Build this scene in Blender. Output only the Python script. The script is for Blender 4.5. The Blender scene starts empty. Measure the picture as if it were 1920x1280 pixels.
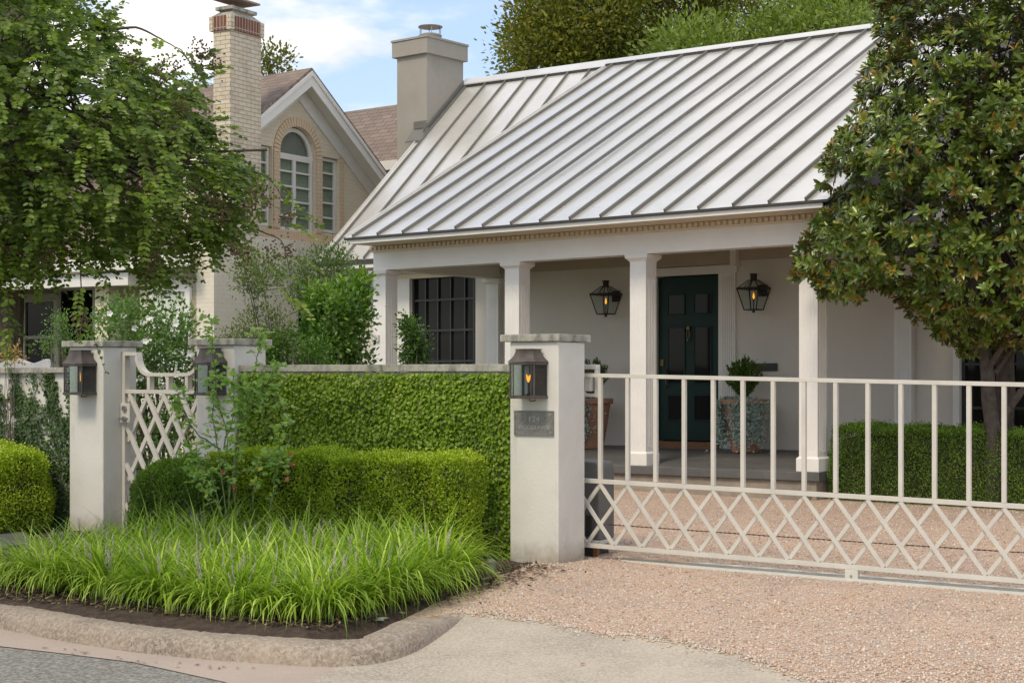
import bpy, math
import numpy as np
rad = math.radians
rng = np.random.default_rng(7)
scene = bpy.context.scene
# ------------------------------------------------------------------ camera, sky, sun, exposure
EYE = 1.65; FPX = 3000.0; HOR = 700.0
cd = bpy.data.cameras.new('camera'); cam = bpy.data.objects.new('camera', cd)
scene.collection.objects.link(cam); scene.camera = cam
cam.location = (0, 0, EYE); cam.rotation_euler = (rad(90), 0, 0)
cd.sensor_width = 36; cd.lens = FPX/1920*36; cd.shift_y = (HOR-640)/1920
cd.clip_start = 0.1; cd.clip_end = 2000
SUN_EL, SUN_AZ = 52, -152          # azimuth measured from +Y (view direction) towards +X
wd = bpy.data.worlds.new('World'); scene.world = wd; wd.use_nodes = True
nt = wd.node_tree; nt.nodes.clear()
def N(t, k, **kw):
    n = t.nodes.new(k)
    for a, b in kw.items(): setattr(n, a, b)
    return n
wo = N(nt, 'ShaderNodeOutputWorld'); bg = N(nt, 'ShaderNodeBackground'); bg.inputs[1].default_value = 0.13
sky = N(nt, 'ShaderNodeTexSky', sky_type='NISHITA', sun_disc=False, sun_elevation=rad(SUN_EL), sun_rotation=rad(SUN_AZ), dust_density=1.5, ozone_density=2.0)
tc = N(nt, 'ShaderNodeTexCoord'); mp = N(nt, 'ShaderNodeMapping'); mp.inputs['Scale'].default_value = (1.0, 1.0, 2.4); mp.inputs['Location'].default_value = (0.1, 0.2, 0.3)
no = N(nt, 'ShaderNodeTexNoise'); no.inputs['Scale'].default_value = 6; no.inputs['Detail'].default_value = 9; no.inputs['Roughness'].default_value = 0.55
cr = N(nt, 'ShaderNodeValToRGB'); cr.color_ramp.elements[0].position = 0.43; cr.color_ramp.elements[1].position = 0.60
cr.color_ramp.interpolation = 'EASE'
n2 = N(nt, 'ShaderNodeTexNoise'); n2.inputs['Scale'].default_value = 7; n2.inputs['Detail'].default_value = 6
cc = N(nt, 'ShaderNodeValToRGB'); cc.color_ramp.elements[0].color = (5.5, 5.35, 5.3, 1); cc.color_ramp.elements[1].color = (7.2, 6.9, 6.3, 1)
cc.color_ramp.elements[0].position = 0.35; cc.color_ramp.elements[1].position = 0.62
hz = N(nt, 'ShaderNodeMix', data_type='RGBA'); hz.inputs[0].default_value = 0.45; hz.inputs[7].default_value = (3.8, 4.7, 6.3, 1)
mx = N(nt, 'ShaderNodeMix', data_type='RGBA')
lk = nt.links.new
lk(tc.outputs['Generated'], mp.inputs[0]); lk(mp.outputs[0], no.inputs[0]); lk(mp.outputs[0], n2.inputs[0]); lk(no.outputs[0], cr.inputs[0]); lk(n2.outputs[0], cc.inputs[0])
lk(sky.outputs[0], hz.inputs[6]); lk(cr.outputs[0], mx.inputs[0]); lk(hz.outputs[2], mx.inputs[6]); lk(cc.outputs[0], mx.inputs[7]); lk(mx.outputs[2], bg.inputs[0]); lk(bg.outputs[0], wo.inputs[0])
sl = bpy.data.lights.new('sun', 'SUN'); so = bpy.data.objects.new('sun', sl); scene.collection.objects.link(so)
sl.energy = 1.5; sl.angle = rad(14); sl.color = (1, .88, .68)
so.rotation_euler = (rad(90-SUN_EL), 0, rad(180-SUN_AZ))
so.location = (0, 0, 30)
scene.view_settings.view_transform = 'Standard'; scene.view_settings.look = 'None'
scene.view_settings.exposure = 0.56; scene.view_settings.gamma = 1
scene.cycles.max_bounces = 8; scene.cycles.transparent_max_bounces = 12
# ------------------------------------------------------------------ frames and pixel helpers
CAM = np.array([0, 0, EYE])
def ray(px, py): return np.array([(px-960)/FPX, 1., -(py-HOR)/FPX])
class Frame:
    def __init__(s, O, L, tilt=0., L2=None):
        n = math.hypot(L, FPX); s.e1 = np.array([L/n, -FPX/n, 0.]); s.e2 = np.array([FPX/n, L/n, 0.]); s.O = O; s.t = tilt
    def __call__(s, u, v, z): return s.O + u*s.e1 + v*s.e2 + np.array([0, 0, z + s.t*u])
    def loc(s, p):
        d = p - s.O; u = d@s.e1; return np.array([u, d@s.e2, p[2] - s.t*u])
    def onv(s, px, py, v=0):
        r = ray(px, py); return s.loc(CAM + r*((v - (CAM-s.O)@s.e2)/(r@s.e2)))
    def onu(s, px, py, u=0):
        r = ray(px, py); return s.loc(CAM + r*((u - (CAM-s.O)@s.e1)/(r@s.e1)))
def at(px, py, Y): return CAM + ray(px, py)*Y
_o = at(1047, 1060, 13.75); _o[2] = 0; S = Frame(_o, 5050)            # street frame: gate and garden wall
_o = at(1213, 871.5, 20.0); _o[2] = 0; H = Frame(_o, 3780, 0.0055)    # white house frame
_o = at(432, 300, 27.0); _o[2] = 0; B = Frame(_o, 5050)               # brick neighbour frame
W = Frame(np.zeros(3), 5050); W.e1 = np.array([1., 0, 0]); W.e2 = np.array([0, 1., 0])
def gz(p):
    d = np.asarray(p)[..., :2]-S.O[:2]; v = d@S.e2[:2]; u = d@S.e1[:2]
    return np.interp(v, [-60, -5.2, -3.8, -2, 0, .6, 1.6, 5, 12, 60], [-.1, -.24, -.25, -.1, 0, -.015, .005, .155, .30, .35]) - .0125*np.clip(u, 0, 8)*np.interp(v, [-3.8, -1.5, 2, 5], [0, 1, 1, 0])
def gpt(px, py, dz=0.0):
    z = 0.
    for _ in range(12):
        r = ray(px, py); p = CAM + r*((z-EYE)/r[2]); z = float(gz(p)) + dz
    return np.array([p[0], p[1], z])
# ------------------------------------------------------------------ materials
MATS = {}
def newmat(name):
    m = bpy.data.materials.new(name); m.use_nodes = True; t = m.node_tree
    return m, t, t.nodes['Principled BSDF']
def ramp(t, fac, stops, interp='LINEAR'):
    r = N(t, 'ShaderNodeValToRGB'); r.color_ramp.interpolation = interp; e = r.color_ramp.elements
    while len(e) < len(stops): e.new(0.5)
    for i, (p, c) in enumerate(stops): e[i].position = p; e[i].color = (*c, 1) if len(c) == 3 else c
    t.links.new(fac, r.inputs[0]); return r.outputs[0]
def noise(t, scale, detail=5, rough=.6, coord=None, stretch=None):
    n = N(t, 'ShaderNodeTexNoise'); n.inputs['Scale'].default_value = scale; n.inputs['Detail'].default_value = detail; n.inputs['Roughness'].default_value = rough
    c = N(t, 'ShaderNodeTexCoord').outputs['Object'] if coord is None else coord
    if stretch:
        mpp = N(t, 'ShaderNodeMapping'); mpp.inputs['Scale'].default_value = stretch; t.links.new(c, mpp.inputs[0]); c = mpp.outputs[0]
    t.links.new(c, n.inputs[0]); return n.outputs[0]
def bump(t, b, h, strength, dist=0.01):
    n = N(t, 'ShaderNodeBump'); n.inputs['Strength'].default_value = strength; n.inputs['Distance'].default_value = dist
    t.links.new(h, n.inputs['Height']); t.links.new(n.outputs[0], b.inputs['Normal'])
def mixc(t, fac, a, b, mode='MIX'):
    m = N(t, 'ShaderNodeMix', data_type='RGBA', blend_type=mode)
    for i, x in ((0, fac), (6, a), (7, b)):
        if isinstance(x, (int, float)): m.inputs[i].default_value = x
        elif isinstance(x, tuple): m.inputs[i].default_value = (*x, 1)
        else: t.links.new(x, m.inputs[i])
    return m.outputs[2]
def simple(name, c1, c2=None, scale=8, rough=.6, bstr=0., bscale=60, metal=0., spec=.5, stretch=None, dist=.004, lo=.35, hi=.65):
    m, t, b = newmat(name)
    if c2 is None: c2 = tuple(x*.88 for x in c1)
    f = noise(t, scale, 6, .65, stretch=stretch)
    t.links.new(ramp(t, f, [(lo, c1), (hi, c2)]), b.inputs['Base Color'])
    b.inputs['Roughness'].default_value = rough; b.inputs['Metallic'].default_value = metal; b.inputs['Specular IOR Level'].default_value = spec
    if bstr: bump(t, b, noise(t, bscale, 4, .6), bstr, dist)
    MATS[name] = m; return m
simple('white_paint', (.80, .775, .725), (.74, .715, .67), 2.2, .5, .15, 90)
simple('trim_paint', (.78, .75, .69), (.72, .69, .63), 3, .5)
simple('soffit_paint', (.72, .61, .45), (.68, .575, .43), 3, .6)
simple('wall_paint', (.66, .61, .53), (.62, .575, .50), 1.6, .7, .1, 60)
simple('gate_paint', (.60, .57, .505), (.53, .505, .45), 5, .45, .08, 150)
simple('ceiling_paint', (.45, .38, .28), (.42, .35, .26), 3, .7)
simple('drip_metal', (.035, .03, .026), (.05, .045, .04), 8, .45)
simple('bronze', (.075, .06, .052), (.13, .11, .10), 9, .5, .1, 60, metal=.5)
simple('bronze_dark', (.03, .02, .018), (.045, .03, .026), 9, .5, metal=.4)
simple('brass', (.22, .15, .06), (.10, .07, .03), 30, .4, metal=.9)
simple('steel', (.42, .42, .42), (.34, .34, .33), 12, .3, metal=.9)
simple('black_metal', (.018, .018, .02), (.03, .03, .03), 10, .4)
simple('door_paint', (.006, .026, .020), (.009, .033, .025), 3, .42, spec=.25)
simple('wood_sill', (.22, .095, .03), (.12, .05, .018), 14, .5, .2, 60, stretch=(1, 1, 6))
simple('terracotta', (.46, .22, .14), (.38, .20, .13), 9, .75, .25, 40)
simple('slate', (.085, .083, .078), (.13, .125, .12), 2.5, .55, .3, 25)
simple('plinth', (.34, .28, .22), (.22, .19, .155), 5, .85, .4, 30)
simple('soil', (.035, .022, .015), (.095, .060, .042), 14, .95, 1.0, 45, dist=.03)
simple('bark', (.20, .165, .13), (.10, .08, .065), 14, .9, .8, 30, stretch=(1, 1, .25), dist=.015)
simple('bark_dark', (.10, .08, .065), (.05, .04, .032), 14, .9, .6, 30, dist=.01)
simple('twig', (.16, .12, .075), (.10, .08, .05), 20, .8)
simple('green_stem', (.14, .20, .06), (.12, .13, .06), 20, .6)
simple('seed_brown', (.11, .065, .035), (.06, .035, .02), 30, .8)
simple('flower_white', (.80, .80, .76), (.70, .72, .66), 20, .6)
simple('flower_mauve', (.50, .43, .42), (.36, .30, .31), 60, .7)
simple('flower_orange', (.65, .27, .13), (.55, .18, .14), 20, .6)
simple('dry_leaf', (.36, .17, .08), (.24, .12, .06), 12, .8)
simple('pale_leaf', (.42, .46, .38), (.32, .38, .28), 12, .7)
simple('box_grey', (.11, .11, .105), (.14, .14, .135), 4, .5)
simple('cast_plastic', (.62, .60, .55), (.56, .54, .5), 6, .5)
simple('rust', (.11, .05, .03), (.06, .03, .02), 60, .8)
simple('cloth', (.48, .48, .48), (.42, .42, .42), 6, .9)
simple('curtain', (.70, .73, .64), (.50, .54, .46), 3, .8, stretch=(1, 1, 16))
simple('mail_metal', (.07, .068, .06), (.05, .05, .045), 10, .4, metal=.3)
simple('core_dark', (.030, .045, .012), (.05, .045, .02), 18, .95, .8, 30, dist=.03)
def stucco(name, c1, c2, stain):
    m, t, b = newmat(name)
    base = ramp(t, noise(t, 1.7, 6, .6), [(.35, c1), (.65, c2)])
    st = ramp(t, noise(t, 2.6, 8, .72, stretch=(1, 1, .45)), [(.56, (0, 0, 0)), (.80, (1, 1, 1))])
    col = mixc(t, st, base, stain)
    sx = N(t, 'ShaderNodeSeparateXYZ'); t.links.new(N(t, 'ShaderNodeTexCoord').outputs['Object'], sx.inputs[0])
    mr = N(t, 'ShaderNodeMapRange'); mr.inputs[1].default_value = .30; mr.inputs[2].default_value = .02; t.links.new(sx.outputs[2], mr.inputs[0])
    mu = N(t, 'ShaderNodeMath', operation='MULTIPLY'); t.links.new(mr.outputs[0], mu.inputs[0]); t.links.new(noise(t, 11, 7, .75), mu.inputs[1])
    col = mixc(t, ramp(t, mu.outputs[0], [(.12, (0, 0, 0)), (.50, (.85, .85, .85))]), col, (.30, .25, .19))      # soil splashed up the base
    t.links.new(col, b.inputs['Base Color'])
    b.inputs['Roughness'].default_value = .85; bump(t, b, noise(t, 38, 6, .7), .45, .006); MATS[name] = m
stucco('stucco', (.67, .65, .59), (.60, .58, .53), (.43, .41, .36))
stucco('chimney_stucco', (.35, .32, .275), (.31, .285, .245), (.26, .24, .205))
def cap_mat():
    m, t, b = newmat('cap_concrete')
    f = noise(t, 5, 9, .75, stretch=(1, 1, .6)); g = noise(t, 60, 5, .7)
    c = ramp(t, f, [(.36, (.52, .50, .44)), (.50, (.36, .345, .30)), (.62, (.10, .10, .085))])
    t.links.new(mixc(t, ramp(t, g, [(.4, (0, 0, 0)), (.7, (.7, .7, .7))]), c, (.28, .28, .23)), b.inputs['Base Color'])
    b.inputs['Roughness'].default_value = .9; bump(t, b, g, .5, .005); MATS['cap_concrete'] = m
cap_mat()
def metal_roof():
    m, t, b = newmat('metal_roof')
    c = ramp(t, noise(t, 1.2, 5, .6), [(.30, (.84, .81, .755)), (.70, (.71, .685, .635))])
    sp = ramp(t, noise(t, 9, 8, .8), [(.70, (0, 0, 0)), (.78, (1, 1, 1))])
    t.links.new(mixc(t, sp, c, (.52, .50, .47)), b.inputs['Base Color'])
    b.inputs['Metallic'].default_value = .62
    r = N(t, 'ShaderNodeMapRange'); r.inputs[3].default_value = .24; r.inputs[4].default_value = .34
    t.links.new(noise(t, 2.5, 5), r.inputs[0]); t.links.new(r.outputs[0], b.inputs['Roughness'])
    bump(t, b, noise(t, 3, 2), .12, .02); MATS['metal_roof'] = m
metal_roof()
simple('seam_metal', (.17, .165, .145), (.14, .135, .12), 3, .5, metal=.1)  # darker than the roof sheet: shade on the seam sides put into the colour
def uvn(t, sc=(1, 1, 1)):
    u = N(t, 'ShaderNodeUVMap'); mpp = N(t, 'ShaderNodeMapping'); mpp.inputs['Scale'].default_value = sc
    t.links.new(u.outputs[0], mpp.inputs[0]); return mpp.outputs[0]
def brickmat(name, c1, c2, mortar, bw=.21, bh=.072, ms=.009, bstr=.6, off=.5, rough=.85, stain=None, mid=0.):
    m, t, b = newmat(name)
    br = N(t, 'ShaderNodeTexBrick'); br.offset = off; t.links.new(uvn(t), br.inputs[0])
    br.inputs['Scale'].default_value = 1; br.inputs['Brick Width'].default_value = bw; br.inputs['Row Height'].default_value = bh
    br.inputs['Mortar Size'].default_value = ms; br.inputs['Mortar Smooth'].default_value = .3; br.inputs['Bias'].default_value = mid
    br.inputs['Color1'].default_value = (*c1, 1); br.inputs['Color2'].default_value = (*c2, 1); br.inputs['Mortar'].default_value = (*mortar, 1)
    c = br.outputs[0]
    c = mixc(t, ramp(t, noise(t, 30, 5, .7), [(.35, (0, 0, 0)), (.8, (.55, .55, .55))]), c, tuple(x*.7 for x in c1))
    if stain: c = mixc(t, ramp(t, noise(t, 1.3, 9, .75), [(.50, (0, 0, 0)), (.72, (.8, .8, .8))]), c, stain)
    t.links.new(c, b.inputs['Base Color']); b.inputs['Roughness'].default_value = rough
    inv = N(t, 'ShaderNodeMath', operation='SUBTRACT'); inv.inputs[0].default_value = 1; t.links.new(br.outputs[1], inv.inputs[1])
    bump(t, b, inv.outputs[0], bstr, .012); MATS[name] = m
brickmat('cream_brick', (.74, .66, .49), (.72, .58, .40), (.68, .62, .50), mid=-.25)
brickmat('cream_brick_pale', (.76, .70, .57), (.72, .66, .54), (.70, .64, .54), ms=.006, bstr=.4)
brickmat('chimney_brick', (.66, .58, .45), (.60, .47, .32), (.30, .25, .19), stain=(.24, .21, .17), ms=.007, mid=-.2)
brickmat('orange_brick', (.70, .47, .28), (.66, .52, .36), (.52, .42, .32), bw=.072, bh=.4, ms=.007, off=0)
brickmat('quoin_brick', (.70, .49, .30), (.68, .54, .38), (.5, .41, .31), bw=.11, bh=.072, ms=.007)
brickmat('soldier_brick', (.16, .055, .03), (.22, .09, .055), (.40, .33, .26), bw=.072, bh=.6, ms=.011, off=0)
brickmat('shingle', (.27, .205, .165), (.19, .145, .12), (.10, .078, .065), bw=.30, bh=.14, ms=.008, bstr=1., rough=.9, stain=(.16, .125, .105))
def gravel_mat():
    m, t, b = newmat('gravel'); oc = N(t, 'ShaderNodeTexCoord').outputs['Object']
    v = N(t, 'ShaderNodeTexVoronoi'); v.inputs['Scale'].default_value = 88; t.links.new(oc, v.inputs[0])
    sep = N(t, 'ShaderNodeSeparateColor'); t.links.new(v.outputs['Color'], sep.inputs[0])
    c = ramp(t, sep.outputs[0], [(0, (.18, .12, .085)), (.15, (.58, .42, .32)), (.34, (.69, .58, .50)), (.54, (.46, .33, .27)), (.68, (.67, .45, .30)), (.84, (.38, .33, .28)), (1, (.76, .70, .59))])
    big = ramp(t, noise(t, 1.1, 6, .7, coord=oc), [(.30, (1.0, .84, .68)), (.48, (1.0, .95, .90)), (.68, (.74, .72, .71))])
    c = mixc(t, 1.0, c, big, 'MULTIPLY')
    gap = ramp(t, v.outputs['Distance'], [(.45, (0, 0, 0)), (.72, (.8, .8, .8))])
    c = mixc(t, gap, c, (.40, .28, .22))
    t.links.new(c, b.inputs['Base Color']); b.inputs['Roughness'].default_value = .85
    inv = N(t, 'ShaderNodeMath', operation='SUBTRACT'); inv.inputs[0].default_value = 1; t.links.new(v.outputs['Distance'], inv.inputs[1])
    bump(t, b, inv.outputs[0], .8, .009); MATS['gravel'] = m
gravel_mat()
def concrete_mat(name, c1, c2, spk, dark, sc=90):
    m, t, b = newmat(name)
    c = ramp(t, noise(t, 1.3, 8, .7), [(.32, c1), (.68, c2)])
    g = noise(t, sc, 4, .8)
    c = mixc(t, ramp(t, g, [(.44, (0, 0, 0)), (.60, (.75, .75, .75))]), c, spk)
    c = mixc(t, ramp(t, noise(t, sc*1.4, 3, .8), [(.58, (0, 0, 0)), (.70, (.9, .9, .9))]), c, dark)
    t.links.new(c, b.inputs['Base Color']); b.inputs['Roughness'].default_value = .92; bump(t, b, g, .7, .008); MATS[name] = m
concrete_mat('apron_concrete', (.48, .41, .32), (.28, .24, .19), (.58, .51, .42), (.17, .145, .12), 48)
concrete_mat('gutter_concrete', (.46, .36, .29), (.37, .30, .25), (.50, .43, .37), (.28, .22, .18), 110)
concrete_mat('curb_concrete', (.35, .28, .205), (.15, .118, .088), (.42, .36, .30), (.06, .048, .04), 34)
concrete_mat('asphalt', (.17, .16, .14), (.125, .118, .103), (.40, .385, .34), (.05, .05, .045), 34)
concrete_mat('track_concrete', (.62, .60, .53), (.52, .50, .44), (.66, .64, .58), (.26, .25, .2), 40)
def leafmat(name, cols, back=None, rough=.5, trans=.3, spec=.4):
    m, t, b = newmat(name)
    a = N(t, 'ShaderNodeAttribute', attribute_name='tint')
    c = ramp(t, a.outputs['Fac'], [(i/(len(cols)-1), k) for i, k in enumerate(cols)])
    if back:
        g = N(t, 'ShaderNodeNewGeometry'); c = mixc(t, g.outputs['Backfacing'], c, back)
    t.links.new(c, b.inputs['Base Color']); b.inputs['Roughness'].default_value = rough; b.inputs['Specular IOR Level'].default_value = spec
    tr = N(t, 'ShaderNodeBsdfTranslucent'); cm = mixc(t, 1.0, c, (1.5, 1.7, .7), 'MULTIPLY'); t.links.new(cm, tr.inputs[0])
    ms = N(t, 'ShaderNodeMixShader'); ms.inputs[0].default_value = trans
    t.links.new(b.outputs[0], ms.inputs[1]); t.links.new(tr.outputs[0], ms.inputs[2]); t.links.new(ms.outputs[0], t.nodes['Material Output'].inputs[0])
    MATS[name] = m
leafmat('ivy_leaf', [(.055, .11, .008), (.13, .22, .010), (.21, .32, .02), (.30, .40, .04)], trans=.25)
leafmat('ivy_dark', [(.025, .06, .015), (.05, .10, .02), (.08, .14, .03)], trans=.2)
leafmat('box_leaf', [(.06, .11, .008), (.16, .25, .012), (.29, .39, .02), (.42, .52, .04)], trans=.25)
leafmat('box_dark', [(.03, .07, .012), (.065, .13, .016), (.12, .21, .022), (.19, .30, .035)], trans=.2)
leafmat('blade', [(.07, .14, .012), (.18, .30, .025), (.36, .50, .05), (.62, .72, .18)], trans=.3, rough=.4)
leafmat('blade_dry', [(.30, .22, .08), (.42, .28, .10), (.30, .14, .05)], trans=.2)
leafmat('crape_leaf', [(.045, .080, .018), (.090, .142, .020), (.155, .225, .028), (.25, .34, .05)], trans=.32, rough=.42)
leafmat('magnolia_leaf', [(.032, .060, .014), (.070, .115, .016), (.125, .185, .022), (.21, .26, .035), (.32, .18, .03)], back=(.13, .095, .03), trans=.1, rough=.28, spec=.6)
leafmat('oak_leaf', [(.045, .055, .010), (.10, .115, .013), (.18, .18, .018), (.30, .26, .03)], trans=.35)
leafmat('oak_green', [(.05, .075, .015), (.11, .16, .025), (.19, .25, .04), (.28, .34, .07)], trans=.35)
leafmat('shrub_leaf', [(.030, .065, .018), (.06, .13, .02), (.14, .26, .025), (.26, .42, .04)], trans=.3, rough=.35)
leafmat('nandina_leaf', [(.05, .09, .02), (.10, .16, .035), (.17, .20, .05), (.40, .22, .13)], trans=.3, rough=.35)
leafmat('rose_leaf', [(.20, .33, .10), (.32, .46, .12), (.44, .57, .16), (.72, .58, .06)], trans=.4)
leafmat('hibiscus_leaf', [(.06, .12, .03), (.12, .21, .05), (.20, .31, .08)], trans=.3)
leafmat('silver_leaf', [(.20, .27, .23), (.34, .42, .38), (.46, .54, .50)], trans=.15)
def glassmat(name, tint=(.9, .95, .95), mixf=.35, rough=.03):
    m, t, b = newmat(name); b.inputs['Base Color'].default_value = (.02, .02, .02, 1); b.inputs['Roughness'].default_value = rough; b.inputs['Specular IOR Level'].default_value = .8
    tr = N(t, 'ShaderNodeBsdfTransparent'); tr.inputs[0].default_value = (*tint, 1); ms = N(t, 'ShaderNodeMixShader'); ms.inputs[0].default_value = mixf
    t.links.new(b.outputs[0], ms.inputs[1]); t.links.new(tr.outputs[0], ms.inputs[2]); t.links.new(ms.outputs[0], t.nodes['Material Output'].inputs[0]); MATS[name] = m
glassmat('window_glass', (.9, .93, .88), mixf=.84); glassmat('lantern_glass', mixf=.88)
m, t, b = newmat('dark_glass'); b.inputs['Base Color'].default_value = (.012, .013, .011, 1); b.inputs['Roughness'].default_value = .05; b.inputs['Specular IOR Level'].default_value = .14; MATS['dark_glass'] = m
m, t, b = newmat('flame'); b.inputs['Base Color'].default_value = (1, .4, .02, 1); b.inputs['Emission Color'].default_value = (1, .33, .02, 1); b.inputs['Emission Strength'].default_value = 1.3; MATS['flame'] = m
# ------------------------------------------------------------------ object helpers
def link(o): scene.collection.objects.link(o); return o
def thing(name, label, cat, loc, group=None, kind=None):
    o = link(bpy.data.objects.new(name, None)); o.location = tuple(float(x) for x in loc); o.empty_display_size = .2
    o['label'] = label; o['category'] = cat
    if group: o['group'] = group
    return o
def wloc(o):
    l = np.zeros(3)
    while o is not None: l = l + np.array(o.location); o = o.parent
    return l
def tag(o, label, cat, group=None, kind=None):
    o['label'] = label; o['category'] = cat
    if group: o['group'] = group
    if kind: o['kind'] = kind
    return o
def addmesh(name, V, F, mats, parent=None, midx=None, attr=None, smooth=False, uv=True, bevel=0., counts=None):
    V = np.asarray(V, dtype=np.float64).reshape(-1, 3)
    V = V - wloc(parent) if parent is not None else V
    me = bpy.data.meshes.new(name)
    if counts is None: me.from_pydata(V.tolist(), [], F)
    else:                                  # F flat loop array, all faces of the same size
        nf = len(F)//counts
        me.vertices.add(len(V)); me.vertices.foreach_set('co', V.astype(np.float32).ravel())
        me.loops.add(len(F)); me.loops.foreach_set('vertex_index', np.asarray(F, dtype=np.int32))
        me.polygons.add(nf); me.polygons.foreach_set('loop_start', np.arange(nf, dtype=np.int32)*counts)
        me.update(calc_edges=True)
    if isinstance(mats, str): mats = [mats]
    for k in mats: me.materials.append(MATS[k])
    if midx is not None: me.polygons.foreach_set('material_index', np.asarray(midx, dtype=np.int32))
    if attr is not None:
        a = me.attributes.new('tint', 'FLOAT', 'POINT'); a.data.foreach_set('value', np.asarray(attr, dtype=np.float32))
    if smooth: me.polygons.foreach_set('use_smooth', np.ones(len(me.polygons), dtype=bool))
    if uv and counts is None:
        ul = me.uv_layers.new(name='UVMap')
        for p in me.polygons:
            n = np.array(p.normal)
            if abs(n[2]) > .98: a = np.array([1., 0, 0])
            else: a = np.cross([0, 0, 1.], n); a /= np.linalg.norm(a)
            bb = np.cross(n, a)
            for li in p.loop_indices:
                co = V[me.loops[li].vertex_index]; ul.data[li].uv = (float(co@a), float(co@bb))
    me.update()
    o = link(bpy.data.objects.new(name, me))
    if parent is not None: o.parent = parent
    if bevel:
        bm = o.modifiers.new('bevel', 'BEVEL'); bm.width = bevel; bm.segments = 2; bm.limit_method = 'ANGLE'; bm.angle_limit = rad(40)
    return o
class MB:
    def __init__(s, fr=W): s.V = []; s.F = []; s.fr = fr
    def add(s, vs, fs):
        n = len(s.V); s.V += [np.asarray(v, float) for v in vs]; s.F += [tuple(i+n for i in f) for f in fs]; return s
    def box(s, u0, u1, v0, v1, z0, z1, fr=None):
        fr = fr or s.fr
        return s.add([fr(a, b, c) for c in (z0, z1) for b in (v0, v1) for a in (u0, u1)],
                     [(0, 2, 3, 1), (4, 5, 7, 6), (0, 1, 5, 4), (1, 3, 7, 5), (3, 2, 6, 7), (2, 0, 4, 6)])
    def prism(s, A, Bp):                     # two equal polygons joined
        n = len(A); f = [tuple(range(n))[::-1], tuple(range(n, 2*n))] + [(i, (i+1) % n, n+(i+1) % n, n+i) for i in range(n)]
        return s.add(list(A)+list(Bp), f)
    def slab(s, quad, th):                   # quad thickened downwards along its normal
        q = [np.asarray(p, float) for p in quad]; n = np.cross(q[1]-q[0], q[2]-q[0]); n /= np.linalg.norm(n)
        return s.prism([p-n*th for p in q], q)
    def bar(s, a, b, w, d, up=(0, 0, 1), side=None):   # square bar from a to b
        a = np.asarray(a, float); b = np.asarray(b, float); t = b-a; t /= np.linalg.norm(t)
        x = np.asarray(side, float) if side is not None else np.cross(t, up)
        x = x - (x@t)*t; x /= np.linalg.norm(x); y = np.cross(t, x)
        q = [x*w/2+y*d/2, -x*w/2+y*d/2, -x*w/2-y*d/2, x*w/2-y*d/2]
        return s.prism([a+k for k in q], [b+k for k in q])
    def tube(s, pts, rs, n=8):
        pts = [np.asarray(p, float) for p in pts]; m = len(pts)
        if isinstance(rs, (int, float)): rs = [rs]*m
        V = []; x = None
        for i in range(m):
            t = pts[min(i+1, m-1)]-pts[max(i-1, 0)]; t /= (np.linalg.norm(t)+1e-9)
            if x is None:
                x = np.cross(t, [0.31, .2, 1.]) if abs(t[2]) < .9 else np.cross(t, [1., 0.2, 0])
            x = x-(x@t)*t; x /= (np.linalg.norm(x)+1e-9); y = np.cross(t, x)
            V += [pts[i]+rs[i]*(math.cos(a)*x+math.sin(a)*y) for a in np.arange(n)*2*math.pi/n]
        F = [(i*n+j, i*n+(j+1) % n, (i+1)*n+(j+1) % n, (i+1)*n+j) for i in range(m-1) for j in range(n)]
        F += [tuple(range(n))[::-1], tuple(range((m-1)*n, m*n))]
        return s.add(V, F)
    def lathe(s, c, prof, n=20, fr=None, square=0.):
        fr = fr or s.fr; V = []
        for (r, z) in prof: V += [fr(c[0]+r*math.cos(a), c[1]+r*math.sin(a), z) for a in np.arange(n)*2*math.pi/n]
        m = len(prof); F = [(i*n+j, i*n+(j+1) % n, (i+1)*n+(j+1) % n, (i+1)*n+j) for i in range(m-1) for j in range(n)]
        F += [tuple(range(n))[::-1], tuple(range((m-1)*n, m*n))]
        return s.add(V, F)
    def rings(s, rings):                     # stacked equal polygons (list of point lists)
        n = len(rings[0]); m = len(rings); V = [p for r in rings for p in r]
        F = [(i*n+j, i*n+(j+1) % n, (i+1)*n+(j+1) % n, (i+1)*n+j) for i in range(m-1) for j in range(n)]
        return s.add(V, F+[tuple(range(n))[::-1], tuple(range((m-1)*n, m*n))])
    def build(s, name, mat, parent=None, **kw): return addmesh(name, s.V, s.F, mat, parent, **kw)
def P(fr): return MB(fr)
def nrm(a): return a/(np.linalg.norm(a, axis=-1, keepdims=True)+1e-9)
def leaves(name, Pn, D, Nn, L, Wd, tint, mat, parent=None, shape='leaf', fold=.15, curl=0.):
    n = len(Pn); D = nrm(D); X = nrm(np.cross(D, Nn)); Z = np.cross(X, D)
    L = np.broadcast_to(L, n)[:, None]; Wd = np.broadcast_to(Wd, n)[:, None]
    if shape == 'quad': T = [(0, 0, 0), (.5, .5, .0), (1, 0, 0), (.5, -.5, 0)]; F = [0, 1, 2, 3]; c = 4
    else: T = [(0, 0, 0), (.30, .46, fold), (.70, .40, fold), (1, 0, -curl), (.70, -.40, fold), (.30, -.46, fold)]; F = [0, 1, 2, 3, 0, 3, 4, 5]; c = 4
    V = np.stack([Pn + D*L*a + X*Wd*b + Z*Wd*h for a, b, h in T], 1)
    k = len(T); Fa = (np.array(F)[None, :] + (np.arange(n)*k)[:, None]).ravel()
    return addmesh(name, V.reshape(-1, 3), Fa, mat, parent, attr=np.repeat(tint, k), counts=c, uv=False)
def inpoly(x, y, poly):
    c = np.zeros(len(x), bool); n = len(poly)
    for i in range(n):
        x1, y1 = poly[i]; x2, y2 = poly[i-1]
        k = ((y1 > y) != (y2 > y)) & (x < (x2-x1)*(y-y1)/((y2-y1)+1e-9)+x1); c ^= k
    return c
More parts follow.
